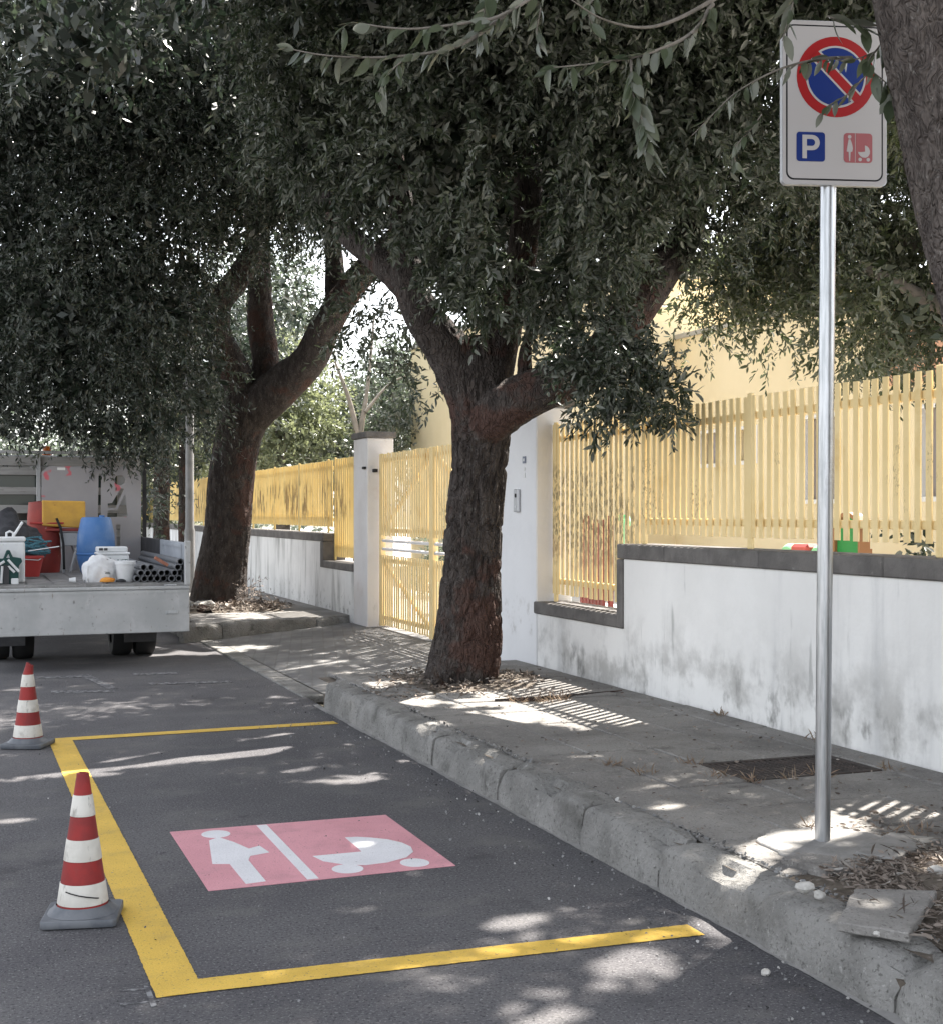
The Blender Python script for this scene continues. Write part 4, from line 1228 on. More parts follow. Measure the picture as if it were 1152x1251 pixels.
# dark green caddy with white tubes
t = thing('green_caddy', 'dark green house-shaped caddy holding white tubes before the canister', 'caddy', (0.44, 13.55, DZ))
MB().prism([[(0.30, DZ), (0.30, 0.97), (0.30, 1.055), (0.395, 1.06), (0.425, 1.14), (0.452, 1.14), (0.48, 1.075), (0.555, 1.062), (0.565, 1.03), (0.535, 0.99), (0.53, DZ)], [(0.42, 1.065), (0.455, 1.065), (0.44, 1.105)]],
           Matrix(((1, 0, 0, 0), (0, 0, -1, 13.62), (0, 1, 0, 0), (0, 0, 0, 1))), 0.06).build('caddy_body', M['green_dark'], t, bevel=0.008)
for a, b in (((0.405, 13.545, 1.035), (0.30, 13.545, 0.965)), ((0.435, 13.545, 1.05), (0.535, 13.545, 0.935)), ((0.435, 13.545, 0.99), (0.495, 13.545, 0.93)), ((0.385, 13.54, 0.99), (0.375, 13.54, DZ + 0.01))):
    MB().tube([a, b], 0.012, 8).build('tube', M['white_plastic'], t)
MB().box(0.395, 0.445, 13.535, 13.558, DZ, 1.0).build('slot', M['truck_dark'], t)
t = tag(MB().box(0.462, 0.53, 13.47, 13.53, DZ, DZ + 0.055).build('white_block', M['white_plastic'], None, bevel=0.006), 'small white block at the foot of the green caddy', 'block')
t = thing('red_bucket', 'red plastic bucket lying behind the white canister', 'bucket', (0.72, 14.6, DZ))
MB().lathe([(0.075, -0.11), (0.115, 0.08), (0.121, 0.085), (0.121, 0.1), (0.107, 0.1), (0.07, -0.09)], (0.70, 14.62, DZ + 0.13), 24).build('bucket_body', M['red_plastic'], t, smooth=40)
MB().tube([(0.58, 14.62, DZ + 0.22), (0.63, 14.5, DZ + 0.20), (0.76, 14.5, DZ + 0.19), (0.82, 14.62, DZ + 0.22)], 0.005, 6).build('handle', M['truck_grey'], t)


def heap(name, c, r_, m, label, cat, seed, sub=4, amp=0.5):
    bm = bmesh.new()
    bmesh.ops.create_icosphere(bm, subdivisions=sub, radius=1.0)
    P = np.array([v.co[:] for v in bm.verts])
    nz = vnoise(P * 2.1 + seed, 4) * 0.6 + vnoise(P * 5.3 + seed, 6) * 0.4
    for v, q in zip(bm.verts, nz):
        s_ = 1 - amp / 2 + amp * q
        v.co = Vector((v.co.x * r_[0] * s_, v.co.y * r_[1] * s_, max(v.co.z, -0.35) * r_[2] * s_))
    me = bpy.data.meshes.new(name)
    bm.to_mesh(me)
    bm.free()
    me.materials.append(M[m])
    me.polygons.foreach_set('use_smooth', [True] * len(me.polygons))
    return tag(link(name, me, None, Matrix.Translation(c)), label, cat)


heap('black_tarp', (0.48, 15.2, DZ + 0.28), (0.34, 0.4, 0.38), 'tarp', 'crumpled black tarpaulin heaped behind the canister', 'tarpaulin', 3.0, amp=0.7)
# coil of teal rope
pts = []
for k in range(90):
    a = k * 0.42
    rr = 0.10 + 0.05 * math.sin(k * 0.9)
    pts.append((0.73 + rr * 1.15 * math.cos(a), 14.78 + 0.09 * math.sin(a), DZ + 0.29 + 0.06 * math.sin(a * 0.63) + 0.0009 * k))
tag(MB().tube(pts, 0.009, 6).build('rope_coil', M['rope'], None, smooth=60), 'tangled teal rope lying on the red bucket', 'rope')
tag(MB().tube([(0.66, 14.5, DZ + 0.285), (0.96, 14.45, DZ + 0.33)], 0.006, 6).build('thin_rod', M['white_plastic'], None), 'thin pale rod lying across the rope coil', 'rod')
tag(MB().box(1.25, 1.34, 15.0, 15.2, DZ, DZ + 0.05).build('timber_offcut', M['plank_grey'], None), 'short timber offcut before the blue drum', 'timber')

t = thing('white_carton', 'white lettered carton tub in front of the blue drum', 'carton', (1.48, 14.4, DZ))
MB().box(1.33, 1.645, 14.36, 14.62, DZ, 1.06).build('carton_body', M['white_plastic'], t, bevel=0.012)
MB().box(1.322, 1.655, 14.352, 14.63, 1.061, 1.085).build('lid', M['white_plastic'], t, bevel=0.006)
MB().box(1.33, 1.635, 14.37, 14.61, 1.086, 1.142).build('top_tub', M['white_plastic'], t, bevel=0.012)
fc = bpy.data.curves.new('txt', 'FONT')
fc.body = 'PULISTI'
fc.size = 0.075
fc.extrude = 0.001
to = bpy.data.objects.new('txt', fc)
COL.objects.link(to)
bpy.context.view_layer.update()
dg = bpy.context.evaluated_depsgraph_get()
tme = bpy.data.meshes.new_from_object(to.evaluated_get(dg))
bpy.data.objects.remove(to)
tme.materials.clear()
tme.materials.append(M['print'])
w_ = max(v.co.x for v in tme.vertices)
lt = link('printed_word', tme, t, Matrix.Translation((1.47, 14.3575, 0.965)) @ Matrix.Rotation(R(90), 4, 'X') @ Matrix.Diagonal((0.165 / w_, 0.95, 1, 1)))
MB().box(1.41, 1.465, 14.356, 14.3585, 0.97, 1.03).build('printed_panel', M['print'], t)
MB().box(1.345, 1.385, 14.3665, 14.3685, 1.105, 1.13).box(1.395, 1.43, 14.3665, 14.3685, 1.105, 1.13).build('printed_mark', M['truck_dark'], t)
heap('white_sack', (1.295, 13.72, DZ + 0.06), (0.165, 0.14, 0.20), 'white_sack', 'crumpled white plastic sack on the truck bed edge', 'sack', 8.0, amp=0.45)
t = tag(MB().tube([(1.165, 13.62, DZ), (1.168, 13.62, 0.98)], 0.006, 6).build('wire_stake', M['white_plastic']), 'thin white stake beside the white sack', 'stake')
t = thing('white_pail', 'tapered white pail between the sack and the grey pipes', 'pail', (1.527, 13.65, DZ))
MB().lathe([(0.074, 0), (0.078, 0.01), (0.093, 0.165)], (1.527, 13.66, DZ), 28).build('pail_body', M['white_plastic'], t, smooth=40)
MB().lathe([(0.092, 0.166), (0.101, 0.168), (0.101, 0.20), (0.09, 0.203)], (1.527, 13.66, DZ), 28).build('lid', M['white_plastic'], t, smooth=40)
heap('orange_cloth', (1.345, 13.50, DZ + 0.018), (0.075, 0.05, 0.032), 'orange', 'crumpled orange cloth lying before the white sack', 'cloth', 12.0, sub=3, amp=0.6)
heap('dark_rag', (1.47, 13.50, DZ + 0.012), (0.05, 0.04, 0.022), 'tarp', 'small dark rag beside the orange cloth', 'rag', 17.0, sub=3)
t = thing('white_cup', 'crushed white cup on the edge of the truck bed', 'cup', (1.02, 13.55, DZ))
MB().lathe([(0.018, -0.03), (0.028, 0.03), (0.026, 0.03), (0.016, -0.028)], (1.02, 13.55, DZ + 0.028), 18, axis='X').build('cup_body', M['white_plastic'], t, smooth=40)

pipe_me = None
pp = [(1.624, 0), (1.689, 0), (1.751, 0), (1.814, 0), (1.877, 0), (1.944, 0), (2.012, 0), (1.656, 1), (1.718, 1), (1.782, 1), (1.845, 1), (1.908, 1), (1.972, 1), (2.034, 1), (1.685, 2), (1.750, 2), (2.004, 2), (2.062, 1.9), (2.03, 3)]
mbp = MB()
n = 20
Lp = 2.9
prof = [(0.0312, 0), (0.0312, Lp), (0.0255, Lp), (0.0255, 0)]
vs_, fs = [], []
for r_, y in prof:
    for k in range(n):
        a = 2 * math.pi * k / n
        vs_.append((r_ * math.cos(a), y, r_ * math.sin(a)))
for i in range(4):
    for k in range(n):
        a, b = i * n + k, i * n + (k + 1) % n
        c, d = ((i + 1) % 4) * n + (k + 1) % n, ((i + 1) % 4) * n + k
        fs.append((a, d, c, b))
pipe_me = MB().add(vs_, fs).mesh('pipe', M['pipe_grey'], smooth=40)
for i, (x, row) in enumerate(pp):
    y = 13.46 + rng.uniform(-.05, .06)
    o = link('grey_pipe', pipe_me, None, Matrix.Translation((x, y, DZ + 0.0325 + row * 0.0545)))
    rowname = ['bottom row', 'second row', 'third row', 'top'][int(round(row))]
    same = [q for q in pp if int(round(q[1])) == int(round(row))]
    idx = sorted(same).index((x, row))
    ordn = ['first', 'second', 'third', 'fourth', 'fifth', 'sixth', 'last'][idx if idx < len(same) - 1 or idx == 0 else 6]
    lab = 'single grey pipe topping the bundle on the truck' if row == 3 else f'grey plastic pipe, {ordn} from the pail in the {rowname} of the bundle'
    tag(o, lab, 'pipe', 'grey pipes bundled on the truck bed')
Mb = Matrix.Translation((1.87, 13.62, 1.012)) @ Matrix.Rotation(R(32), 4, 'Y')
tag(MB().box(-0.075, 0.075, -0.03, 0.03, -0.016, 0.016, M=Mb).build('brick_offcut', M['brick_red'], None, bevel=0.004), 'reddish brick offcut lying slanted on the grey pipes', 'brick')

# stencil board leaning on the headboard
t = thing('stencil_board', 'grey stencil board with woman cut-out and red paint smears on the truck', 'stencil', (1.5, 16.7, DZ))
def sc(cx_, cy_): return (1.159 + .001474 * cx_, 2.426 - .001474 * cy_)
out = [(0.905, 0.825), (2.045, 0.825), (2.045, 1.99), (1.97, 2.06), (0.99, 2.06), (0.905, 1.99)]
slot = [sc(265, 300), sc(285, 300), sc(285, 660), sc(262, 660)]
head = circ(*sc(432, 355), 0.062, 0.062, 18)
arm = [sc(440, 420), sc(466, 424), sc(400, 585), sc(338, 578), sc(338, 545), sc(372, 540)]
skirt = [sc(474, 470), sc(497, 650), sc(335, 655), sc(338, 600), sc(415, 594)]
leg = [sc(405, 715), sc(440, 715), sc(440, 900), sc(415, 900)]
Ms = Matrix.Translation((0, 16.95, 0)) @ Matrix.Rotation(R(-6), 4, 'X') @ Matrix(((1, 0, 0, 0), (0, 0, -1, 0), (0, 1, 0, 0), (0, 0, 0, 1)))
Ms = Matrix.Translation((0, 16.98, 0.82)) @ Matrix.Rotation(R(4), 4, 'X') @ Matrix.Translation((0, -0.28, -0.82)) @ Matrix(((1, 0, 0, 0), (0, 0, -1, 0), (0, 1, 0, 0), (0, 0, 0, 1)))
MB().prism([out, slot, head, arm, skirt, leg], Ms, 0.012).build('board', M['stencil'], t)
MB().prism([[(1.08, 2.015), (1.17, 2.015), (1.17, 2.045), (1.08, 2.045)]], Ms @ Matrix.Translation((0, 0, 0.0125)), 0.002).build('sticker', M['white_frame'], t)

# ================================================================== LAMP POST
t = thing('lamp_post', 'plain grey steel lamp post behind the truck, left of the big trunk', 'lamp post', (3.5, 22.19, 0.2))
MB().lathe([(0.085, 0.0), (0.085, 1.0), (0.07, 1.05), (0.055, 6.5)], (3.5, 22.19, 0.2), 20).build('pole', M['lamp_steel'], t, smooth=40)
MB().tube([(3.5, 22.19, 6.7), (3.3, 22.19, 7.1), (2.3, 22.19, 7.3)], 0.04, 8).build('arm', M['lamp_steel'], t, smooth=50)
MB().box(1.7, 2.35, 22.09, 22.29, 7.24, 7.36).build('lamp_head', M['lamp_steel'], t, bevel=0.03)

# ================================================================== TREES
def spline(P, spacing):
    P = np.array(P, dtype=float)
    pts = [P[0] * 2 - P[1]] + list(P) + [P[-1] * 2 - P[-2]]
    out = []
    for i in range(1, len(pts) - 2):
        p0, p1, p2, p3 = pts[i - 1], pts[i], pts[i + 1], pts[i + 2]
        n = max(2, int(np.linalg.norm(p2[:3] - p1[:3]) / spacing))
        for k in range(n):
            t = k / n
            out.append(0.5 * ((2 * p1) + (-p0 + p2) * t + (2 * p0 - 5 * p1 + 4 * p2 - p3) * t * t + (-p0 + 3 * p1 - 3 * p2 + p3) * t ** 3))
    out.append(P[-1])
    return np.array(out)


def bark_limb(name, pts, m, parent, spacing=0.03, nseg=48, amp=0.02, fr=(16, 16, 4.5), flare=0.0, seed=0, lump=0.25):
    Q = spline(pts, spacing)
    C, Rd = Q[:, :3], np.maximum(Q[:, 3], 0.004)
    T = np.gradient(C, axis=0)
    T /= np.linalg.norm(T, axis=1)[:, None] + 1e-9
    ref = np.array([1.0, 0.2, 0.0])
    U = np.zeros_like(T)
    for i in range(len(T)):
        u = ref - T[i] * ref.dot(T[i])
        u /= np.linalg.norm(u) + 1e-9
        U[i] = u
        ref = u
    W = np.cross(T, U)
    a = np.linspace(0, 2 * np.pi, nseg, endpoint=False)
    ca, sa = np.cos(a), np.sin(a)
    D = U[:, None, :] * ca[None, :, None] + W[:, None, :] * sa[None, :, None]
    L = np.concatenate([[0], np.cumsum(np.linalg.norm(np.diff(C, axis=0), axis=1))])
    r = np.repeat(Rd[:, None], nseg, axis=1)
    # noise domain follows the limb: (cos, sin, length)
    X = np.stack([np.broadcast_to(ca, r.shape) * r, np.broadcast_to(sa, r.shape) * r, np.broadcast_to(L[:, None], r.shape)], axis=-1).reshape(-1, 3)
    n1 = vnoise(X * np.array(fr) + seed * 7.1, seed)
    n2 = vnoise(X * np.array(fr) * 2.1 + seed * 3.3, seed + 1)
    n3 = vnoise(X * np.array([3.0, 3.0, 1.6]) + seed, seed + 2)
    e1 = np.clip(np.abs(2 * n1 - 1) / 0.30, 0, 1)
    e2 = np.clip(np.abs(2 * n2 - 1) / 0.34, 0, 1)
    plate = (e1 * e1 * (3 - 2 * e1)) * 0.68 + (e2 * e2 * (3 - 2 * e2)) * 0.32
    d = (plate - 1) * amp + (n3 - 0.5) * lump * r.ravel()
    r = r + d.reshape(r.shape)
    if flare > 0:
        fl = np.exp(-L / 0.22)[:, None] * flare
        lob = 0.6 + 0.5 * np.cos(5 * a + seed)[None, :] + 0.3 * np.cos(3 * a + 1.7)[None, :]
        r = r * (1 + fl * lob)
    V = (C[:, None, :] + D * r[:, :, None]).reshape(-1, 3)
    nr = len(C)
    i, k = np.meshgrid(np.arange(nr - 1), np.arange(nseg), indexing='ij')
    A = (i * nseg + k).ravel()
    B = (i * nseg + (k + 1) % nseg).ravel()
    F = np.stack([A, B, B + nseg, A + nseg], axis=1)
    # close the top
    V = np.vstack([V, C[-1][None] + T[-1][None] * Rd[-1] * 0.5])
    e = (nr - 1) * nseg
    tip = len(V) - 1
    capF = np.array([[e + q, e + (q + 1) % nseg, tip, tip] for q in range(nseg)])
    me = np_mesh(name, V, F, m, smooth=True)
    return link(name, me, parent)


# openings in the canopy: patches of ground that the sun reaches (ground x, y, half sizes, turn)
HOLES = [(1.75, 8.55, 0.85, 0.20, 12), (0.60, 8.15, 0.42, 0.09, 15), (2.15, 8.85, 0.34, 0.24, 10), (2.18, 7.43, 0.30, 0.13, 10), (2.02, 7.80, 0.25, 0.05, 10), (1.2, 8.3, 0.5, 0.07, 12),
         (2.12, 4.02, 0.22, 0.12, 40), (1.74, 3.80, 0.15, 0.10, 20), (1.55, 3.62, 0.13, 0.10, 0), (1.90, 5.45, 0.12, 0.09, 30), (1.62, 5.88, 0.20, 0.06, 20), (1.96, 4.64, 0.13, 0.07, 20),
         (0.75, 8.05, 0.15, 0.06, 0), (1.45, 5.0, 0.08, 0.05, 0), (0.9, 3.9, 0.12, 0.05, 20),
         (3.55, 4.87, 0.34, 0.11, 25), (2.99, 4.55, 0.20, 0.09, 20), (2.70, 4.32, 0.16, 0.13, 30), (3.30, 4.62, 0.20, 0.08, 30), (3.86, 4.76, 0.16, 0.06, 20), (3.3, 3.95, 0.14, 0.12, 0), (2.62, 3.60, 0.10, 0.06, 0),
         (3.35, 3.0, 0.2, 0.1, 0), (3.1, 6.6, 0.09, 0.05, 0), (2.9, 5.3, 0.1, 0.04, 0), (3.0, 7.1, 0.12, 0.05, 0), (2.67, 6.9, 0.06, 0.25, 0),
         (3.02, 9.55, 0.22, 0.30, 10), (2.75, 8.9, 0.16, 0.20, 0), (3.08, 8.15, 0.28, 0.13, 10), (2.80, 7.85, 0.26, 0.12, 10), (3.2, 8.6, 0.22, 0.18, 20),
         (2.75, 14.7, 0.55, 0.32, 10), (1.9, 14.5, 0.3, 0.1, 10), (3.25, 12.7, 0.5, 0.05, 20), (3.9, 12.3, 0.5, 0.05, 25), (4.25, 13.4, 0.4, 0.06, 25), (3.6, 13.6, 0.3, 0.04, 20), (0.9, 12.2, 0.5, 0.06, 10), (0.3, 7.0, 0.1, 0.05, 0)]
RECTS = [(3.30, 4.45, 7.35, 11.3), (3.0, 4.5, 16.35, 18.6), (2.75, 3.1, 16.1, 17.0), (2.80, 3.3, 7.7, 9.95)]


def shone(P):
    """leaf points that would stand between the sun and one of the openings"""
    t = (P[:, 2] - 0.1) / S.z
    gx, gy = P[:, 0] - S.x * t, P[:, 1] - S.y * t
    hit = np.zeros(len(P), dtype=bool)
    for x, y, a, b, rot in HOLES:
        a, b = a * 1.15, b * 1.2
        c, s_ = math.cos(R(rot)), math.sin(R(rot))
        dx, dy = gx - x, gy - y
        u, v = dx * c + dy * s_, -dx * s_ + dy * c
        hit |= (u / a) ** 2 + (v / b) ** 2 < 1
    nz = vnoise(np.stack([gx * 3.1, gy * 3.1, gx * 0], axis=1), 77)
    for x0, x1, y0, y1 in RECTS:
        hit |= (gx > x0) & (gx < x1) & (gy > y0) & (gy < y1) & (nz < (0.66 if x0 < 3.0 else 0.97))
    return hit


def leaf_arrays(P, D, L, ratio, rs, six):
    n = len(P)
    rv = rs.normal(size=(n, 3))
    rv[:, 2] += 0.8
    Nn = rv - D * np.sum(rv * D, axis=1)[:, None]
    Nn /= np.linalg.norm(Nn, axis=1)[:, None] + 1e-9
    Sd = np.cross(D, Nn)
    L = L[:, None]
    Wd = L * ratio
    if six:
        cur = rs.uniform(-0.12, 0.05, size=(n, 1)) * L
        b = P
        tip = P + D * L + Nn * cur * 1.5
        l1 = P + D * L * 0.30 + Sd * Wd * 0.46 + Nn * L * 0.06
        l2 = P + D * L * 0.66 + Sd * Wd * 0.42 + Nn * (L * 0.06 + cur * 0.5)
        r1 = P + D * L * 0.30 - Sd * Wd * 0.46 + Nn * L * 0.06
        r2 = P + D * L * 0.66 - Sd * Wd * 0.42 + Nn * (L * 0.06 + cur * 0.5)
        V = np.stack([b, l1, l2, tip, r2, r1], axis=1).reshape(-1, 3)
        base = (np.arange(n) * 6)[:, None]
        F = np.concatenate([base + np.array([[3, 2, 1, 0]]), base + np.array([[0, 5, 4, 3]])], axis=0)
        return V, F, 6
    l = P + D * L * 0.45 + Sd * Wd * 0.5
    r_ = P + D * L * 0.45 - Sd * Wd * 0.5
    V = np.stack([P, l, P + D * L, r_], axis=1).reshape(-1, 3)
    base = (np.arange(n) * 4)[:, None]
    return V, base + np.array([[3, 2, 1, 0]]), 4


def crown(parent, blobs, twigs, per, leaf, ratio, six, seed, m, holes=True, droop=0.25, core=0.0, shell=0.45, sq=0.85, gaps=0.0, hollow=(), tw=(3.0, 6.0)):
    rs = np.random.RandomState(seed)
    B = np.array(blobs)
    wgt = B[:, 3] ** 2
    idx = rs.choice(len(B), size=twigs, p=wgt / wgt.sum())
    u = rs.normal(size=(twigs, 3))
    u /= np.linalg.norm(u, axis=1)[:, None]
    fr = (shell + (1 - shell) * rs.uniform(size=twigs)) ** 0.7
    # lumpy surface
    lump = 0.66 + 0.68 * vnoise(u * 2.3 + idx[:, None] * 5.7, seed)
    P0 = B[idx, :3] + u * (B[idx, 3] * fr * lump)[:, None] * np.array([1, 1, sq])
    if gaps > 0:
        # boughs with hollows between them
        nz = 0.5 * vnoise(P0 * 1.6 + 3.1, seed + 5) + 0.5 * vnoise(P0 * 3.7, seed + 6)
        keep = rs.uniform(size=twigs) < np.clip((nz - (0.5 - 0.16 / gaps)) / 0.14, 0.04, 1)
        P0, u, idx = P0[keep], u[keep], idx[keep]
        twigs = len(P0)
    for hx, hy, hz, hr in hollow:
        keep = np.sum((P0 - np.array([hx, hy, hz])) ** 2, axis=1) > (hr * (0.85 + 0.3 * rs.uniform(size=len(P0)))) ** 2
        P0, u, idx = P0[keep], u[keep], idx[keep]
        twigs = len(P0)
    fld = np.stack([vnoise(P0 * 2.2 + k * 17.3, seed + 30 + k) for k in range(3)], axis=1) * 2 - 1
    ax = u * 0.7 + fld * 0.9 + rs.normal(size=(twigs, 3)) * 0.35
    ax[:, 2] -= droop
    ax /= np.linalg.norm(ax, axis=1)[:, None]
    tl = rs.uniform(*tw, size=twigs) * leaf
    s_ = np.tile(np.linspace(0.0, 1.0, per) ** 0.8, (twigs, 1)) + rs.normal(size=(twigs, per)) * 0.03
    sag = np.zeros((twigs, per, 3))
    sag[:, :, 2] = -(s_ ** 2) * tl[:, None] * droop * 0.5
    P = P0[:, None, :] + ax[:, None, :] * (s_ * tl[:, None])[:, :, None] + sag
    pr_ = rs.normal(size=(twigs, per, 3))
    pr_ /= np.linalg.norm(pr_, axis=2)[:, :, None]
    D = ax[:, None, :] * 0.62 + pr_ * 0.72
    D[:, :, 2] -= droop * 0.6
    D /= np.linalg.norm(D, axis=2)[:, :, None]
    P, D = P.reshape(-1, 3), D.reshape(-1, 3)
    clump = vnoise(P0 * 0.9 + 9.0, seed + 9)
    tr = np.repeat(np.clip(0.5 * rs.uniform(size=twigs) + 0.9 * (clump - 0.25), 0, 1), per)
    Ls = np.repeat(rs.uniform(0.72, 1.3, size=twigs), per) * leaf * rs.uniform(0.65, 1.2, size=len(P))
    if holes:
        k = ~shone(P + D * Ls[:, None] * 0.5)
        P, D, Ls, tr = P[k], D[k], Ls[k], tr[k]
    V, F, q = leaf_arrays(P, D, Ls, ratio, rs, six)
    rnd = np.clip(0.6 * tr + 0.4 * rs.uniform(size=len(P)), 0, 1)
    rn = np.repeat(rnd, q)
    o = link('crown', np_mesh('crown', V, F, m, rn), parent)
    o['kind'] = 'stuff'
    if core > 0:  # oversized leaves in darker tones, added inside the crown to block light
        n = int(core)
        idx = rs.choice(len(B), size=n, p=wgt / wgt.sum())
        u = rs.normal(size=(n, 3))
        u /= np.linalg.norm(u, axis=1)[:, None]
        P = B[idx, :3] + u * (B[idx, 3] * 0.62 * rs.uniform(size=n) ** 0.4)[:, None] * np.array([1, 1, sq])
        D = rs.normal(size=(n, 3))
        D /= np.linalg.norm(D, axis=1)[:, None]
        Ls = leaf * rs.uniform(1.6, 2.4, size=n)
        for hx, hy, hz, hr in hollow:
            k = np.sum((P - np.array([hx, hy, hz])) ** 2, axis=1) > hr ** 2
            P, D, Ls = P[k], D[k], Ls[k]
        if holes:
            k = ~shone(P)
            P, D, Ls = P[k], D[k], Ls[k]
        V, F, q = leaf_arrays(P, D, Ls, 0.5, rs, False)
        o = link('light_block_leaves', np_mesh('light_block_leaves', V, F, m, np.repeat(rs.uniform(0, 0.4, size=len(P)), q)), parent)
        o['kind'] = 'stuff'
    return o


T1F = [(3.42,9.08,3.37,0.40),(3.53,8.82,3.36,0.50),(3.20,9.27,3.57,0.35),(3.77,8.94,3.20,0.36),(3.59,9.12,3.11,0.18),(3.35,9.42,3.25,0.14),(3.08,9.10,3.96,0.70),(2.82,9.84,4.11,0.50),(2.62,9.59,4.46,0.80),(3.37,8.56,4.02,0.85),(3.88,8.48,3.72,0.75),(4.05,8.84,3.23,0.50),(4.54,9.40,3.23,0.35),(4.09,8.93,3.07,0.25),(4.52,8.88,3.62,0.55),(5.48,9.48,3.42,0.50),(5.22,9.68,3.57,0.50),(5.23,8.93,3.93,0.80),(5.72,9.38,3.49,0.45),(5.30,8.47,4.48,0.90),(4.41,8.17,4.19,0.90),(3.80,8.18,4.57,1.00),(3.23,8.83,4.76,1.00),(2.71,9.45,4.96,0.90),(6.15,9.22,4.07,0.60),(4.21,8.99,2.90,0.18)]
T1L = [(4.11,8.50,2.64,0.24),(4.16,8.26,2.48,0.24),(4.00,8.32,2.32,0.14),(4.22,8.14,2.36,0.20),(4.33,7.99,2.25,0.17),(4.44,7.94,2.13,0.09),(4.08,8.19,2.17,0.11),(3.91,8.25,2.20,0.09),(4.46,8.26,2.54,0.17),(3.95,8.66,2.61,0.13),(4.37,8.40,2.69,0.20)]
T1T = [(3.25,7.97,5.05,0.90),(3.83,7.75,5.00,0.90),(4.41,7.53,4.95,0.90),(5.01,7.52,4.97,0.90),(3.98,7.37,5.38,1.00),(3.42,7.58,5.43,1.00),(4.59,7.25,5.42,1.00),(5.14,7.25,5.05,0.80)]  # clusters added at the crown top to shade the road
YTR = [(6.60,10.98,3.82,0.50),(7.11,11.00,3.89,0.55),(6.75,10.92,4.43,0.80),(7.47,10.86,4.01,0.60),(7.79,10.31,3.37,0.50),(8.12,10.19,3.22,0.50),(7.60,10.60,3.74,0.60),(7.33,11.13,4.99,0.80),(6.53,11.00,3.52,0.30),(7.56,10.19,3.01,0.25),(8.38,10.31,3.97,0.70)]
T1B = [(3.72,11.42,5.08,1.20),(4.53,11.12,4.43,1.20),(5.43,10.99,4.33,1.20),(6.36,10.85,4.83,1.20),(3.92,11.13,3.74,0.40),(4.47,10.60,3.44,0.35)]
T1S = [(3.40,11.12,3.29,0.40),(3.33,11.36,3.03,0.30),(3.57,10.95,2.79,0.20),(3.56,10.31,2.52,0.15)]
HOL1 = [(3.38,8.02,3.83,0.27),(3.54,8.39,3.94,0.30),(3.43,8.11,3.54,0.27),(3.59,8.48,3.64,0.30),(3.58,8.48,3.33,0.28),(3.42,8.11,3.23,0.24),(4.51,8.13,3.25,0.25),(2.65,9.37,3.43,0.28),(2.91,8.84,3.16,0.22),(3.69,8.76,4.11,0.30),(3.74,8.85,3.79,0.30),(3.77,8.94,3.46,0.30),(3.78,9.05,3.21,0.25),(4.68,8.49,3.21,0.30),(4.52,8.56,2.98,0.30),(4.36,8.62,2.75,0.25),(4.87,8.53,3.46,0.25),(3.09,9.31,2.92,0.25),(3.32,9.33,2.70,0.25),(3.04,9.33,3.21,0.25),(3.01,9.34,3.54,0.20),(2.82,9.84,3.53,0.28),(2.66,10.22,3.88,0.28),(3.77,8.94,2.47,0.32),(4.00,8.75,2.49,0.26),(3.57,9.23,2.61,0.25)]
HOL2 = [(0.95,16.31,2.21,0.30),(0.99,16.94,2.22,0.32),(1.03,17.67,2.25,0.32),(1.31,16.61,2.13,0.28),(0.72,16.83,2.13,0.25)]
T2F = [(0.19,17.56,7.12,1.10),(1.12,17.21,7.12,1.10),(2.05,16.86,7.12,1.10),(2.98,16.51,7.12,1.10),(3.91,16.16,7.12,1.10),(0.19,17.56,5.93,1.10),(1.12,17.21,5.93,1.10),(2.05,16.86,5.93,1.10),(2.98,16.51,5.93,1.10),(3.81,16.20,5.93,1.10),(0.28,17.53,4.83,1.10),(1.19,16.97,4.79,1.10),(2.14,16.83,4.83,1.00),(2.98,16.83,5.05,0.80),(3.83,16.72,5.29,0.60),(0.28,17.32,3.81,1.10),(1.19,16.87,3.80,1.10),(1.99,16.78,3.88,0.95),(2.64,17.17,4.01,0.55),(0.46,17.14,3.02,0.85),(1.26,16.62,3.00,0.80),(1.96,16.57,3.12,0.70),(2.51,17.01,3.17,0.40),(0.63,16.86,2.52,0.35),(1.17,16.66,2.50,0.35),(1.71,16.45,2.44,0.32),(2.12,16.30,2.50,0.30),(2.81,17.00,2.88,0.32),(2.97,16.94,3.24,0.25),(2.93,16.96,2.47,0.12),(4.50,16.47,5.45,0.70),(4.98,16.29,5.76,0.80)]
T2B = [(0.56,21.16,6.63,1.60),(2.25,20.52,6.63,1.60),(3.95,19.89,7.47,1.50),(5.52,19.29,7.47,1.50),(0.56,21.16,4.46,1.40),(1.92,20.65,4.34,1.30),(4.73,19.59,6.14,0.80)]
T3 = [(3.50,27.54,2.57,0.70),(4.10,26.24,3.15,0.80),(4.03,27.34,2.16,0.35),(2.71,24.63,2.23,0.60),(3.00,24.52,1.58,0.40),(2.64,26.79,3.47,1.20),(3.95,28.44,4.46,1.30),(5.21,27.96,4.97,0.80)]
YT = [(6.83,10.25,3.64,0.60),(7.37,10.04,4.21,0.90),(7.91,9.84,4.58,1.00),(7.10,10.15,4.94,0.80),(7.32,9.53,3.41,0.65),(6.88,9.37,3.06,0.38),(7.35,9.20,3.06,0.45),(8.32,9.69,3.85,1.00),(6.58,8.85,2.68,0.13),(6.98,10.73,4.48,0.60),(8.12,9.76,5.59,1.00),(7.61,10.49,5.83,1.00),(7.97,9.28,2.92,0.40)]
YS = [(6.67,11.38,3.38,0.35),(7.07,11.23,3.27,0.33),(7.29,10.93,3.12,0.20)]
BTa = [(7.47,33.52,4.48,1.60),(7.44,32.46,3.20,1.20),(8.24,33.23,3.97,1.00),(6.90,34.80,3.72,1.40)]
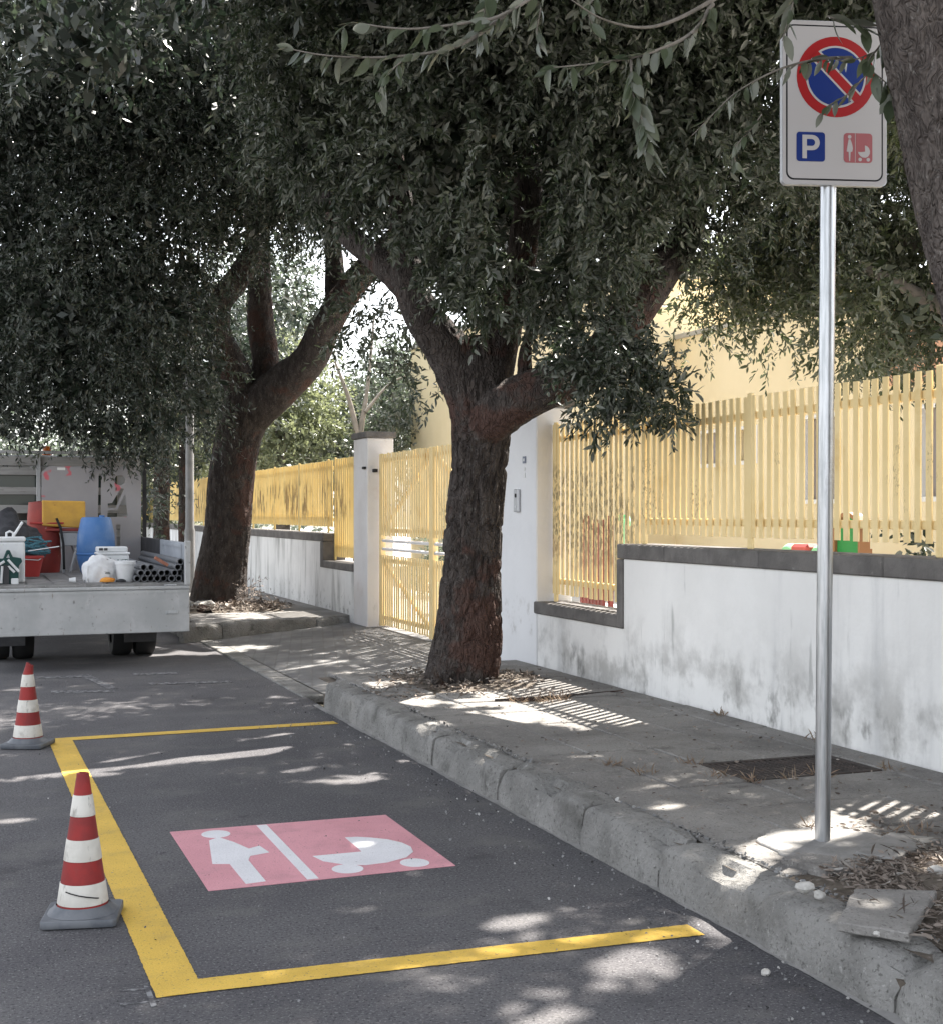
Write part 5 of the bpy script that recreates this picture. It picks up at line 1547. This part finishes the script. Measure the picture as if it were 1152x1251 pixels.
BTb = [(10.35,34.57,4.00,1.50),(9.39,32.80,2.84,1.00),(11.57,36.25,4.60,1.30),(11.35,36.33,5.63,0.70)]
BTc = [(16.23,28.08,6.23,1.20),(17.14,27.74,6.81,1.30),(15.81,29.31,6.98,1.50),(18.60,28.25,7.37,1.60)]
BTd = [(5.38,36.45,2.92,1.50),(4.46,36.79,2.05,1.20),(6.76,40.20,3.08,1.60)]
BTe = [(7.51,35.64,6.39,1.40),(8.46,37.42,7.01,0.80),(7.51,36.71,7.86,1.50)]

# upper canopies, mostly above the picture; they keep the street in shade
def upper(cx_, cy_, rad, z0, z1, n, seed, r_=(0.8, 1.2), skip=None):
    rs = np.random.RandomState(seed)
    out = []
    while len(out) < n:
        a, q = rs.uniform(0, 2 * math.pi), rad * math.sqrt(rs.uniform())
        x, y = cx_ + q * math.cos(a), cy_ + q * math.sin(a)
        z = z0 + (z1 - z0) * rs.uniform() * (1 - 0.4 * (q / rad) ** 2)
        r2 = rs.uniform(*r_)
        if skip and skip(x, y, z, r2): continue
        out.append((x, y, z, r2))
    return out


def above_view(x, y, z, r_):
    Zc = x * 0.3528 + y * 0.9357
    return z - r_ * 1.1 - 0.42 < 1.6 + 0.385 * max(Zc + r_, 0)


t0 = thing('holm_oak', 'leaning grey-barked holm oak at the right edge beside the sign', 'tree', (3.59, 3.67, 0.15), 0, 'holm oaks along the pavement')
bark_limb('trunk', [(3.60, 3.66, 0.0, .27), (3.59, 3.67, 0.2, .235), (3.50, 3.70, 1.01, .205), (3.44, 3.72, 1.57, .195), (3.37, 3.75, 2.2, .192), (3.29, 3.78, 2.53, .19), (3.21, 3.81, 2.93, .19), (3.14, 3.84, 3.33, .19), (3.05, 3.87, 3.98, .2), (2.95, 3.9, 4.6, .18)], M['bark_near'], t0, 0.012, 130, 0.016, (24, 24, 6), 0.25, 3, 0.16)
for pts in ([(2.97, 3.9, 4.5, .13), (2.4, 3.7, 5.2, .1), (1.7, 3.4, 5.9, .07), (1.0, 3.2, 6.4, .04)], [(2.97, 3.9, 4.4, .13), (3.3, 4.6, 5.3, .1), (3.5, 5.6, 6.0, .06)], [(2.97, 3.9, 4.5, .12), (3.4, 3.2, 5.4, .09), (4.0, 2.3, 6.2, .05)]):
    bark_limb('branch', pts, M['bark_near'], t0, 0.05, 24, 0.012, seed=5)
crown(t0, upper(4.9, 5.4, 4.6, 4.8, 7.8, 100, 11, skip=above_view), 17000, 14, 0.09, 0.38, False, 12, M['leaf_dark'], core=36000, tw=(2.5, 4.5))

t1 = thing('holm_oak', 'rough-barked holm oak in the pavement in the centre, one heavy limb to the right', 'tree', (3.64, 9.9, 0.15), 0, 'holm oaks along the pavement')
bark_limb('trunk', [(3.63, 9.90, -0.02, .30), (3.64, 9.90, 0.17, .285), (3.69, 9.88, 0.52, .262), (3.72, 9.87, 1.03, .226), (3.75, 9.86, 1.53, .214), (3.78, 9.84, 1.92, .212), (3.78, 9.80, 2.29, .24), (3.75, 9.81, 2.58, .25), (3.73, 9.81, 2.85, .20)], M['bark'], t1, 0.010, 150, 0.036, (19, 19, 4.5), 0.22, 1, 0.22)
L1 = [[(3.74, 9.82, 2.2, .17), (3.68, 9.82, 2.45, .2), (3.49, 9.80, 2.76, .18), (3.28, 9.77, 3.02, .15), (3.18, 9.81, 3.33, .13), (3.14, 9.83, 3.83, .10), (3.05, 9.97, 4.48, .08), (2.8, 10.1, 5.4, .05)],
      [(3.79, 9.79, 2.35, .19), (3.91, 9.75, 2.86, .15), (4.09, 9.79, 3.45, .12), (4.15, 9.76, 4.03, .11), (4.20, 9.96, 4.92, .08), (4.3, 10.1, 6.0, .05)],
      [(3.70, 9.83, 2.05, .12), (3.80, 9.66, 2.22, .19), (3.98, 9.42, 2.37, .175), (4.16, 9.23, 2.46, .16), (4.36, 9.05, 2.58, .155), (4.59, 8.96, 2.89, .165), (4.84, 8.97, 3.24, .15), (5.09, 8.98, 3.56, .12), (5.33, 9.10, 4.17, .10), (5.97, 9.29, 5.24, .08), (6.2, 9.4, 6.2, .05)],
      [(3.30, 9.78, 3.02, .09), (3.11, 10.16, 3.42, .10), (2.92, 10.55, 3.74, .09), (2.75, 10.93, 4.20, .07), (2.5, 11.3, 4.9, .05)],
      [(4.00, 9.40, 2.38, .08), (4.01, 9.50, 2.65, .055), (4.09, 9.57, 2.98, .04), (4.1, 9.7, 3.5, .03)]]
for i, pts in enumerate(L1):
    bark_limb('branch', pts, M['bark'], t1, 0.022, 56, 0.018, (17, 17, 5), 0, 20 + i, 0.22)
MB().tube([(3.45, 9.62, 0.1), (3.30, 9.50, 0.26), (3.27, 9.47, 0.36)], [0.05, 0.04, 0.012], 7).build('snag', M['bark'], t1)
crown(t1, T1F, 12500, 18, 0.062, 0.33, True, 21, M['leaf'], core=3500, droop=0.33, gaps=0.75, hollow=HOL1, tw=(2.2, 4.6))
crown(t1, T1L, 400, 16, 0.062, 0.32, True, 26, M['leaf'], holes=False, droop=0.3, tw=(2.0, 4.0))
crown(t1, T1T, 4200, 14, 0.068, 0.34, True, 27, M['leaf'], core=4500, droop=0.3)
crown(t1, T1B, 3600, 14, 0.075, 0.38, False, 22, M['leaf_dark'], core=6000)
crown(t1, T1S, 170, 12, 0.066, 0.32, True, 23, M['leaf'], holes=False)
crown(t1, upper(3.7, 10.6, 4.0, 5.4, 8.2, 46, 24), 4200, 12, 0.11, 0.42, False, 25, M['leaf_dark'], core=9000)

t2 = thing('holm_oak', 'big dark forked holm oak behind the truck with crown hanging low', 'tree', (3.3, 18.53, 0.2), 0, 'holm oaks along the pavement')
bark_limb('trunk', [(3.28, 18.53, 0.0, .43), (3.30, 18.53, 0.2, .40), (3.34, 18.51, 0.67, .345), (3.42, 18.48, 1.34, .32), (3.48, 18.46, 2.01, .31), (3.57, 18.43, 2.56, .305), (3.69, 18.38, 2.95, .33), (3.74, 18.36, 3.2, .25)], M['bark'], t2, 0.025, 90, 0.024, (14, 14, 4), 0.2, 2, 0.14)
L2 = [[(3.66, 18.40, 2.7, .2), (3.51, 18.34, 3.33, .22), (3.24, 18.23, 3.86, .20), (3.23, 18.02, 4.27, .18), (3.50, 17.92, 4.65, .16), (3.75, 17.82, 5.25, .13), (3.8, 17.7, 6.4, .08)],
      [(3.75, 18.36, 2.90, .20), (3.93, 18.40, 3.47, .19), (3.88, 18.52, 4.15, .18), (3.86, 18.53, 4.94, .16), (3.81, 18.65, 6.09, .12)],
      [(3.66, 18.40, 2.7, .25), (3.85, 18.22, 2.98, .28), (4.07, 18.02, 3.21, .27), (4.37, 17.70, 3.52, .24), (4.57, 17.52, 4.00, .21), (4.84, 17.30, 4.47, .18), (5.22, 17.06, 4.94, .16), (5.72, 16.87, 5.53, .12)],
      [(4.58, 17.52, 3.9, .10), (4.70, 17.62, 4.3, .14), (4.72, 17.78, 5.09, .12), (4.67, 17.90, 6.22, .10)]]
for i, pts in enumerate(L2):
    bark_limb('branch', pts, M['bark'], t2, 0.04, 40, 0.018, (14, 14, 4), 0, 30 + i, 0.16)
for pts in ([(3.1, 18.3, 0.22, .12), (2.95, 17.9, 0.24, .09), (3.0, 17.5, 0.2, .05)], [(3.5, 18.3, 0.22, .12), (3.75, 17.9, 0.24, .09), (3.9, 17.6, 0.2, .04)]):
    bark_limb('root', pts, M['bark'], t2, 0.04, 16, 0.01, seed=40)
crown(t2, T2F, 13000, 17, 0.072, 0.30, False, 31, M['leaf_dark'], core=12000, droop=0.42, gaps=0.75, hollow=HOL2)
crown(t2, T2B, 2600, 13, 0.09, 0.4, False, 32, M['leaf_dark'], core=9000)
crown(t2, upper(3.2, 18.5, 4.6, 6.6, 9.0, 30, 34) + upper(6.6, 15.8, 2.3, 5.6, 7.6, 16, 36), 3600, 12, 0.13, 0.45, False, 35, M['leaf_dark'], core=6000)  # second cluster group is added beyond the crown to shade the driveway
crown(t2, [(3.62, 17.9, 0.42, .16), (3.72, 17.95, 0.36, .12)], 60, 8, 0.05, 0.25, False, 36, M['litter'], holes=False)

t3 = thing('holm_oak', 'slender distant street tree seen over the truck side board', 'tree', (3.91, 28.45, 0.2), 0, 'holm oaks along the pavement')
bark_limb('trunk', [(3.91, 28.45, 0.0, .20), (3.91, 28.45, 1.09, .17), (3.93, 28.44, 2.6, .16), (3.99, 28.42, 3.95, .16), (4.1, 28.38, 5.3, .14)], M['bark'], t3, 0.06, 28, 0.015, seed=44)
crown(t3, T3 + upper(3.6, 28, 3.4, 4.0, 7.0, 16, 41), 2600, 13, 0.10, 0.4, False, 42, M['leaf_dark'], core=3000, holes=False)
t4 = thing('holm_oak', 'thin dark street tree trunk beside the lamp post', 'tree', (4.02, 26.27, 0.2), 0, 'holm oaks along the pavement')
bark_limb('trunk', [(4.02, 26.27, 0.1, .10), (4.02, 26.27, 2.5, .085), (4.07, 26.25, 4.6, .07)], M['bark'], t4, 0.08, 20, 0.01, seed=45)
crown(t4, upper(4.1, 26.2, 1.6, 3.6, 5.6, 9, 46, (0.5, 0.8)), 700, 12, 0.10, 0.4, False, 47, M['leaf_dark'], core=900, holes=False)

yt = thing('yard_tree', 'sunlit tree inside the yard hanging over the fence near the sign', 'tree', (8.8, 8.7, 0.1), 0, 'trees behind the fence')
bark_limb('trunk', [(8.8, 8.7, 0.0, .2), (8.75, 8.8, 1.2, .17), (8.6, 9.1, 2.6, .15), (8.2, 9.6, 3.8, .13), (7.7, 10.0, 4.8, .09)], M['bark_back'], yt, 0.06, 28, 0.012, seed=50)
for pts in ([(8.5, 9.2, 2.9, .1), (7.8, 9.5, 3.3, .07), (7.1, 9.6, 3.6, .04)], [(8.3, 9.5, 3.6, .09), (7.4, 10.2, 4.2, .06), (6.8, 10.6, 4.6, .03)], [(8.6, 9.1, 2.7, .1), (8.9, 10.0, 4.0, .07), (9.2, 10.5, 5.0, .04)]):
    bark_limb('branch', pts, M['bark_back'], yt, 0.06, 16, 0.008, seed=51)
crown(yt, YT + [(6.3, 7.2, 4.7, .9), (5.7, 7.1, 4.6, .75), (6.9, 7.8, 4.9, .9), (6.6, 6.4, 4.9, .9), (5.9, 6.2, 5.0, .8)], 6600, 15, 0.068, 0.34, True, 52, M['leaf_yard'], core=1500, holes=True, gaps=1.2, droop=0.35)  # the clusters listed here are added to shade the near pavement
crown(yt, YTR, 2600, 15, 0.066, 0.34, True, 56, M['leaf_yard'], core=500, holes=True, droop=0.35, gaps=1.0)
crown(yt, YS, 60, 12, 0.07, 0.34, True, 53, M['leaf_yard'], holes=False)
MB().tube([(8.0, 10.2, 3.7), (7.4, 10.8, 3.5), (6.9, 11.3, 3.36), (6.5, 11.5, 3.3)], [0.02, 0.014, 0.008, 0.003], 6).build('bough', M['twig'], yt)
crown(yt, upper(8.4, 9.6, 2.2, 5.6, 7.6, 14, 54), 800, 12, 0.10, 0.4, False, 55, M['leaf_yard'], core=1200)


def back_tree(label, blobs, trunk, n, m, seed, leaf=0.13, pale=False):
    x, y = trunk
    t = thing('yard_tree', label, 'tree', (x, y, 0.1), 0, 'trees behind the fence')
    top = sorted(blobs, key=lambda b: b[2])[-1]
    mm = M['bark_pale'] if pale else M['bark_back']
    bark_limb('trunk', [(x, y, 0.0, .2), (x + 0.1, y, 1.5, .16), (x * 0.5 + top[0] * 0.5, y * 0.5 + top[1] * 0.5, 2.9, .12), (top[0], top[1], top[2], .05)], mm, t, 0.12, 16, 0.015, seed=seed)
    for b in blobs:
        bark_limb('branch', [(x + 0.05, y, 1.3, .09), ((x + b[0]) / 2, (y + b[1]) / 2, 1.2 + (b[2] - 1.2) * 0.55, .07), (b[0], b[1], b[2] + b[3] * 0.4, .03)], mm, t, 0.15, 10, 0.01, seed=seed + 1)
    crown(t, blobs, n, 13, leaf, 0.42, False, seed, m, holes=False, core=n * 0.5)
    return t


back_tree('bright yellow-green tree in the yard right of the big forked trunk', BTa, (7.5, 33.4), 1500, M['leaf_back'], 60)
back_tree('grey-green conifer-like tree in the yard behind the capped pillar', BTb, (10.2, 34.4), 1900, M['leaf_grey'], 61)
back_tree('tall tree behind the school roof, between trunk and sign', BTc, (16.8, 28.2 + 6), 1700, M['leaf_back'], 62)
back_tree('small tree in the yard seen left of the lamp post', BTd, (5.8, 37.5), 1300, M['leaf_back'], 63)
back_tree('airy tree in the yard seen through the fork of the big trunk', BTe, (8.2, 36.8), 900, M['leaf_grey'], 64)
pt = thing('bare_tree', 'pale bare-limbed tree standing against the bright sky gap', 'tree', (9.0, 31.5, 0.1), 0)
bark_limb('trunk', [(9.0, 31.5, 0.0, .17), (9.05, 31.5, 2.4, .14), (9.0, 31.5, 3.4, .11)], M['bark_pale'], pt, 0.1, 18, 0.01, seed=70)
for pts in ([(9.0, 31.5, 3.2, .08), (8.75, 31.5, 4.2, .06), (8.4, 31.5, 5.1, .03)], [(9.0, 31.5, 3.2, .08), (9.25, 31.6, 4.6, .05), (9.4, 31.6, 6.2, .025)], [(9.15, 31.5, 3.9, .05), (9.8, 31.7, 4.6, .03), (10.4, 31.7, 4.9, .015)]):
    bark_limb('branch', pts, M['bark_pale'], pt, 0.1, 12, 0.006, seed=71)
# far wood closing the street
rs_ = np.random.RandomState(5)
fw = [(rs_.uniform(-9, 16), rs_.uniform(58, 75), rs_.uniform(0.5, 5.5), rs_.uniform(1.4, 2.4)) for _ in range(80)]
fo = crown(None, fw, 4200, 12, 0.24, 0.45, False, 80, M['leaf_grey'], holes=False, core=3500)
tag(fo, 'far wood closing the end of the street', None, None, 'stuff')
fo.name = 'far_wood'
for o in bpy.data.objects:
    if o.name.startswith('light_block_leaves') and o.parent is None:
        o.name = 'far_wood_core'
        tag(o, 'dark inner foliage added to the far wood to block light', None, None, 'stuff')
# shrub seen through the gate gap and low planting by the facade
sh = thing('shrub', 'dark green leafy shrub in the yard seen through the gate gap', 'shrub', (7.6, 21.0, 0.1), 0)
MB().tube([(7.6, 21.0, 0.1), (7.65, 21.0, 0.9)], 0.04, 7).build('stem', M['bark_back'], sh)
crown(sh, [(7.6, 21.0, 0.9, .45), (7.7, 20.6, 0.7, .4), (7.5, 21.4, 0.7, .4)], 260, 12, 0.09, 0.35, False, 83, M['leaf_grey'], holes=False)
sh = thing('potted_plant', 'small dark plant tuft showing over the coping right of the pole', 'plant', (6.4, 7.75, 0.1), 0)
MB().lathe([(0.12, 0), (0.17, 0.35), (0.18, 0.36), (0.16, 0.36)], (6.4, 7.75, 0.1), 20).build('pot', M['toy_brown'], sh, smooth=40)
MB().tube([(6.4, 7.75, 0.4), (6.4, 7.75, 1.15)], 0.012, 6).build('stem', M['bark_back'], sh)
crown(sh, [(6.4, 7.8, 1.2, .16), (6.4, 7.62, 1.16, .10)], 26, 10, 0.07, 0.45, True, 84, M['leaf'], holes=False)

# ------------------------------------------------------------------ near twigs of the right-hand oak, leaf by leaf
rs = np.random.RandomState(91)


def leaf_obj_mesh(seed, Lf=0.075):
    r2 = random.Random(seed)
    cur = r2.uniform(-0.35, 0.15)
    fold = r2.uniform(0.1, 0.3)
    vs_, fs = [], []
    prof = [(0, 0.0), (0.12, 0.10), (0.32, 0.185), (0.55, 0.19), (0.78, 0.12), (1.0, 0.0)]
    for (t_, w_) in prof:
        z = cur * t_ * t_ * Lf
        vs_ += [(t_ * Lf, -w_ * Lf, z + w_ * fold * Lf), (t_ * Lf, 0, z), (t_ * Lf, w_ * Lf, z + w_ * fold * Lf)]
    for i in range(len(prof) - 1):
        a = i * 3
        fs += [(a, a + 3, a + 4, a + 1), (a + 1, a + 4, a + 5, a + 2)]
    V, F = np.array(vs_), np.array(fs)
    return np_mesh('leaf', V, F, M['leaf'], np.full(len(V), r2.uniform(0.5, 1.0)), smooth=True)


leaf_mes = [leaf_obj_mesh(i) for i in range(8)]
n_leaf = 0


def near_twig(pts, r0, leaves, scale=1.0, side=None):
    global n_leaf
    Q = spline([(*p, 0) for p in pts], 0.02)[:, :3]
    rad = list(np.linspace(r0, 0.0015, len(Q)))
    tw = MB().tube([tuple(p) for p in Q], rad, 6).build('twig', M['twig'], t0, smooth=60)
    for k in range(leaves):
        f = (k + 0.5) / leaves * 0.98 + 0.02
        i = min(int(f * (len(Q) - 1)), len(Q) - 2)
        T = Vector(Q[i + 1] - Q[i]).normalized()
        p = Vector(Q[i])
        v = Vector(rs.normal(size=3))
        v = (v - T * v.dot(T)).normalized()
        d = (T * rs.uniform(0.35, 0.9) + v * 0.75 + Vector((0, 0, -0.75))).normalized()
        up = Vector(rs.normal(size=3)) * 0.6 + Vector((0, 0, 1))
        y = up.cross(d).normalized()
        z = d.cross(y)
        sc_ = scale * rs.uniform(0.7, 1.15)
        Mx = Matrix(((d.x, y.x, z.x, p.x), (d.y, y.y, z.y, p.y), (d.z, y.z, z.z, p.z), (0, 0, 0, 1))) @ Matrix.Diagonal((sc_, sc_, sc_, 1))
        link('leaf', leaf_mes[rs.randint(8)], tw, Mx)
        n_leaf += 1


near_twig([(2.676, 4.014, 3.441), (2.385, 4.017, 3.233), (2.132, 3.952, 3.091), (1.915, 3.874, 3.056), (1.752, 3.828, 3.095)], 0.012, 0, 1.15)
near_twig([(2.385, 4.017, 3.219), (2.27, 3.953, 3.087), (2.118, 3.925, 3.0), (2.001, 3.948, 2.964), (1.839, 3.956, 2.929), (1.731, 3.943, 2.905)], 0.009, 40, 1.15)
near_twig([(2.043, 3.953, 2.979), (2.039, 3.934, 2.866), (2.071, 3.922, 2.76), (2.11, 3.928, 2.646)], 0.005, 28, 1.21)
near_twig([(1.776, 3.819, 3.184), (1.567, 3.844, 3.026), (1.462, 3.884, 2.996), (1.294, 3.894, 2.958), (1.202, 3.929, 2.963), (1.109, 3.964, 2.976), (1.075, 3.977, 2.951)], 0.008, 28, 1.03)
near_twig([(1.586, 3.891, 3.045), (1.474, 3.88, 2.951), (1.38, 3.915, 2.909), (1.216, 3.977, 2.889), (1.053, 4.038, 2.894), (0.924, 4.087, 2.919)], 0.007, 31, 1.03)
near_twig([(1.287, 3.95, 2.894), (1.219, 3.943, 2.829), (1.179, 3.937, 2.749)], 0.003, 14, 0.92)
near_twig([(1.575, 4.001, 3.172), (1.533, 3.964, 3.05), (1.503, 3.943, 2.95)], 0.004, 16, 1.26)
near_twig([(3.072, 4.185, 3.173), (2.93, 4.185, 3.15), (2.762, 4.195, 3.095), (2.624, 4.247, 3.016), (2.541, 4.279, 2.933), (2.472, 4.305, 2.859)], 0.006, 31, 0.92)
near_twig([(3.107, 4.065, 3.184), (3.034, 4.039, 3.094), (3.071, 3.972, 3.005), (3.079, 3.969, 2.933)], 0.004, 10, 1.49)
near_twig([(3.171, 4.148, 3.203), (3.041, 4.143, 3.145), (2.958, 4.175, 3.15), (2.86, 4.212, 3.127)], 0.003, 12, 0.8)
near_twig([(3.097, 4.122, 3.097), (3.027, 4.149, 3.022), (2.958, 4.175, 2.978), (2.93, 4.185, 2.933)], 0.003, 10, 0.8)
near_twig([(2.773, 4.084, 3.367), (2.738, 4.097, 3.236), (2.719, 4.105, 3.164)], 0.004, 9, 1.38)
near_twig([(2.868, 4.048, 3.251), (2.949, 4.018, 3.228), (3.009, 3.995, 3.199)], 0.004, 7, 1.49)
near_twig([(2.872, 4.474, 3.021), (2.828, 4.491, 2.958), (2.77, 4.513, 2.88), (2.799, 4.502, 2.802)], 0.003, 16, 0.8)
near_twig([(2.034, 3.936, 3.264), (1.888, 3.937, 3.126), (1.9, 3.932, 3.047)], 0.004, 16, 0.92)
near_twig([(1.721, 3.947, 3.094), (1.709, 3.951, 3.017), (1.721, 3.947, 2.965)], 0.003, 12, 0.8)


# ================================================================== GROUND COVER
def scatter(name, P, size, ratio, m, label, seed, flat_=0.25, up=0.0):
    rs2 = np.random.RandomState(seed)
    n = len(P)
    D = rs2.normal(size=(n, 3))
    D[:, 2] = np.abs(D[:, 2]) * flat_ + up
    D /= np.linalg.norm(D, axis=1)[:, None]
    V, F, q = leaf_arrays(P, D, size * rs2.uniform(0.5, 1.3, size=n), ratio, rs2, True)
    o = link(name, np_mesh(name, V, F, m, np.repeat(rs2.uniform(size=n), q)))
    return tag(o, label, None, None, 'stuff')


rs = np.random.RandomState(101)


def bed_pts(n, cx_, cy_, rx, ry, z, h):
    a, q = rs.uniform(0, 2 * np.pi, n), np.sqrt(rs.uniform(size=n))
    return np.stack([cx_ + rx * q * np.cos(a), cy_ + ry * q * np.sin(a), z + h * rs.uniform(size=n) * (1 - q * 0.6)], axis=1)


# soil mounds in the two planting holes
def mound(x0, x1, y0, y1, z, h, seed, label):
    nx, ny = 40, 40
    vs_, fs = [], []
    for j in range(ny + 1):
        for i in range(nx + 1):
            u, v = i / nx, j / ny
            x, y = x0 + (x1 - x0) * u, y0 + (y1 - y0) * v
            e = min(u, 1 - u, v, 1 - v) * 6
            vs_.append((x, y, z + h * min(1, e) * float(vnoise([[x * 5, y * 5, seed], [x * 14, y * 14, seed]], seed).dot([0.75, 0.35]))))
    for j in range(ny):
        for i in range(nx):
            a = j * (nx + 1) + i
            fs.append((a, a + 1, a + nx + 2, a + nx + 1))
    return tag(MB().add(vs_, fs).build('tree_bed', M['soil'], None, smooth=60), label, kind='structure')


mound(2.79, 4.36, 2.2, 4.28, 0.172, 0.07, 3, 'soil of the planting hole at the right-hand tree')
mound(2.99, 4.26, 9.14, 10.62, 0.172, 0.05, 5, 'soil of the planting hole at the centre tree')
mound(2.75, 4.0, 17.5, 19.4, 0.2, 0.10, 6, 'soil round the big left tree')
lp = np.vstack([bed_pts(4200, 3.55, 3.45, 0.8, 0.85, 0.20, 0.07), bed_pts(900, 3.2, 4.0, 0.35, 0.25, 0.20, 0.04), bed_pts(250, 3.9, 4.6, 0.5, 0.35, 0.195, 0.015)])
scatter('leaf_litter', lp, 0.034, 0.30, M['litter'], 'dry brown leaf litter round the right-hand tree', 1)
scatter('wood_chips', bed_pts(900, 3.5, 3.5, 0.8, 0.8, 0.21, 0.07), 0.065, 0.04, M['litter'], 'thin dry sticks and chips in the right-hand tree bed', 2)
scatter('leaf_litter', np.vstack([bed_pts(1100, 3.62, 9.88, 0.66, 0.76, 0.20, 0.05), bed_pts(200, 3.75, 9.0, 0.55, 0.2, 0.196, 0.02), bed_pts(160, 2.95, 9.4, 0.2, 0.5, 0.2, 0.02)]), 0.042, 0.3, M['litter'], 'pale dry leaf litter round the centre tree', 3)
scatter('leaf_litter', np.vstack([bed_pts(900, 3.4, 18.0, 0.8, 0.8, 0.24, 0.08)]), 0.08, 0.3, M['litter'], 'leaf litter round the big left tree', 4)
# small debris on pavement and road edge
pp_ = np.stack([rs.uniform(2.75, 4.55, 900), rs.uniform(3.4, 10.8, 900), np.full(900, 0.198)], axis=1)
scatter('pavement_debris', pp_, 0.022, 0.4, M['litter'], 'scattered bits of dry leaf on the near pavement', 5, 0.1)
e_ = np.abs(rs.normal(size=700)) * 0.28
pg = np.stack([2.58 - e_, rs.uniform(2.6, 10.2, 700), np.full(700, 0.003)], axis=1)
scatter('grit', pg, 0.012, 0.8, M['grit'], 'grit and crumbs along the kerb foot', 6, 0.5)
pg = np.stack([rs.uniform(-0.3, 2.55, 450), rs.uniform(3.2, 13, 450), np.full(450, 0.003)], axis=1)
scatter('road_grit', pg, 0.009, 0.8, M['grit'], 'tiny light crumbs scattered over the asphalt', 7, 0.4)
# joints: dirt crumbs beside the kerb line and wall foot
ty = rs.uniform(3.0, 10.5, 800)
pj = np.stack([2.785 + rs.normal(size=800) * 0.012, ty, np.full(800, 0.194)], axis=1)
scatter('joint_dirt', pj, 0.02, 0.6, M['grit'], 'dirt crumbs in the joint behind the kerb', 8, 0.3)


def tufts(name, spots, per, h, label, seed):
    rs2 = np.random.RandomState(seed)
    P = []
    for x, y, z, r_ in spots:
        a, q = rs2.uniform(0, 2 * np.pi, per), r_ * np.sqrt(rs2.uniform(size=per))
        P.append(np.stack([x + q * np.cos(a), y + q * np.sin(a), np.full(per, z)], axis=1))
    return scatter(name, np.vstack(P), h, 0.035, M['dry_grass'], label, seed, 0.5, 0.55)


tufts('dry_grass', [(3.62, 4.55, 0.19, 0.10), (4.1, 4.15, 0.2, 0.14), (3.95, 4.3, 0.2, 0.1), (3.6, 5.68, 0.19, 0.05), (3.8, 5.69, 0.19, 0.08), (4.0, 5.69, 0.19, 0.06), (3.5, 5.85, 0.19, 0.06), (3.56, 6.2, 0.19, 0.07), (4.42, 5.7, 0.19, 0.06),
                    (3.15, 6.3, 0.19, 0.05), (3.2, 6.05, 0.19, 0.06), (4.58, 6.6, 0.19, 0.06), (4.57, 5.2, 0.19, 0.05), (4.57, 7.6, 0.19, 0.04), (3.3, 4.75, 0.19, 0.04)], 22, 0.06, 'tufts of dry grass round the grate and tree bed', 9)
tufts('dead_weeds', [(3.75, 8.55, 0.195, 0.12), (3.62, 8.62, 0.195, 0.08), (3.9, 8.6, 0.195, 0.06)], 45, 0.07, 'dead weeds in the pavement crack before the centre tree', 10)
o = tag(MB().tube([(3.45, 8.70, 0.205), (3.7, 8.62, 0.21), (4.05, 8.72, 0.206), (4.5, 8.85, 0.203)], [0.008, 0.016, 0.012, 0.004], 6).build('fallen_branch', M['bark'], None), 'thin fallen branch lying across the pavement before the centre tree', 'branch')
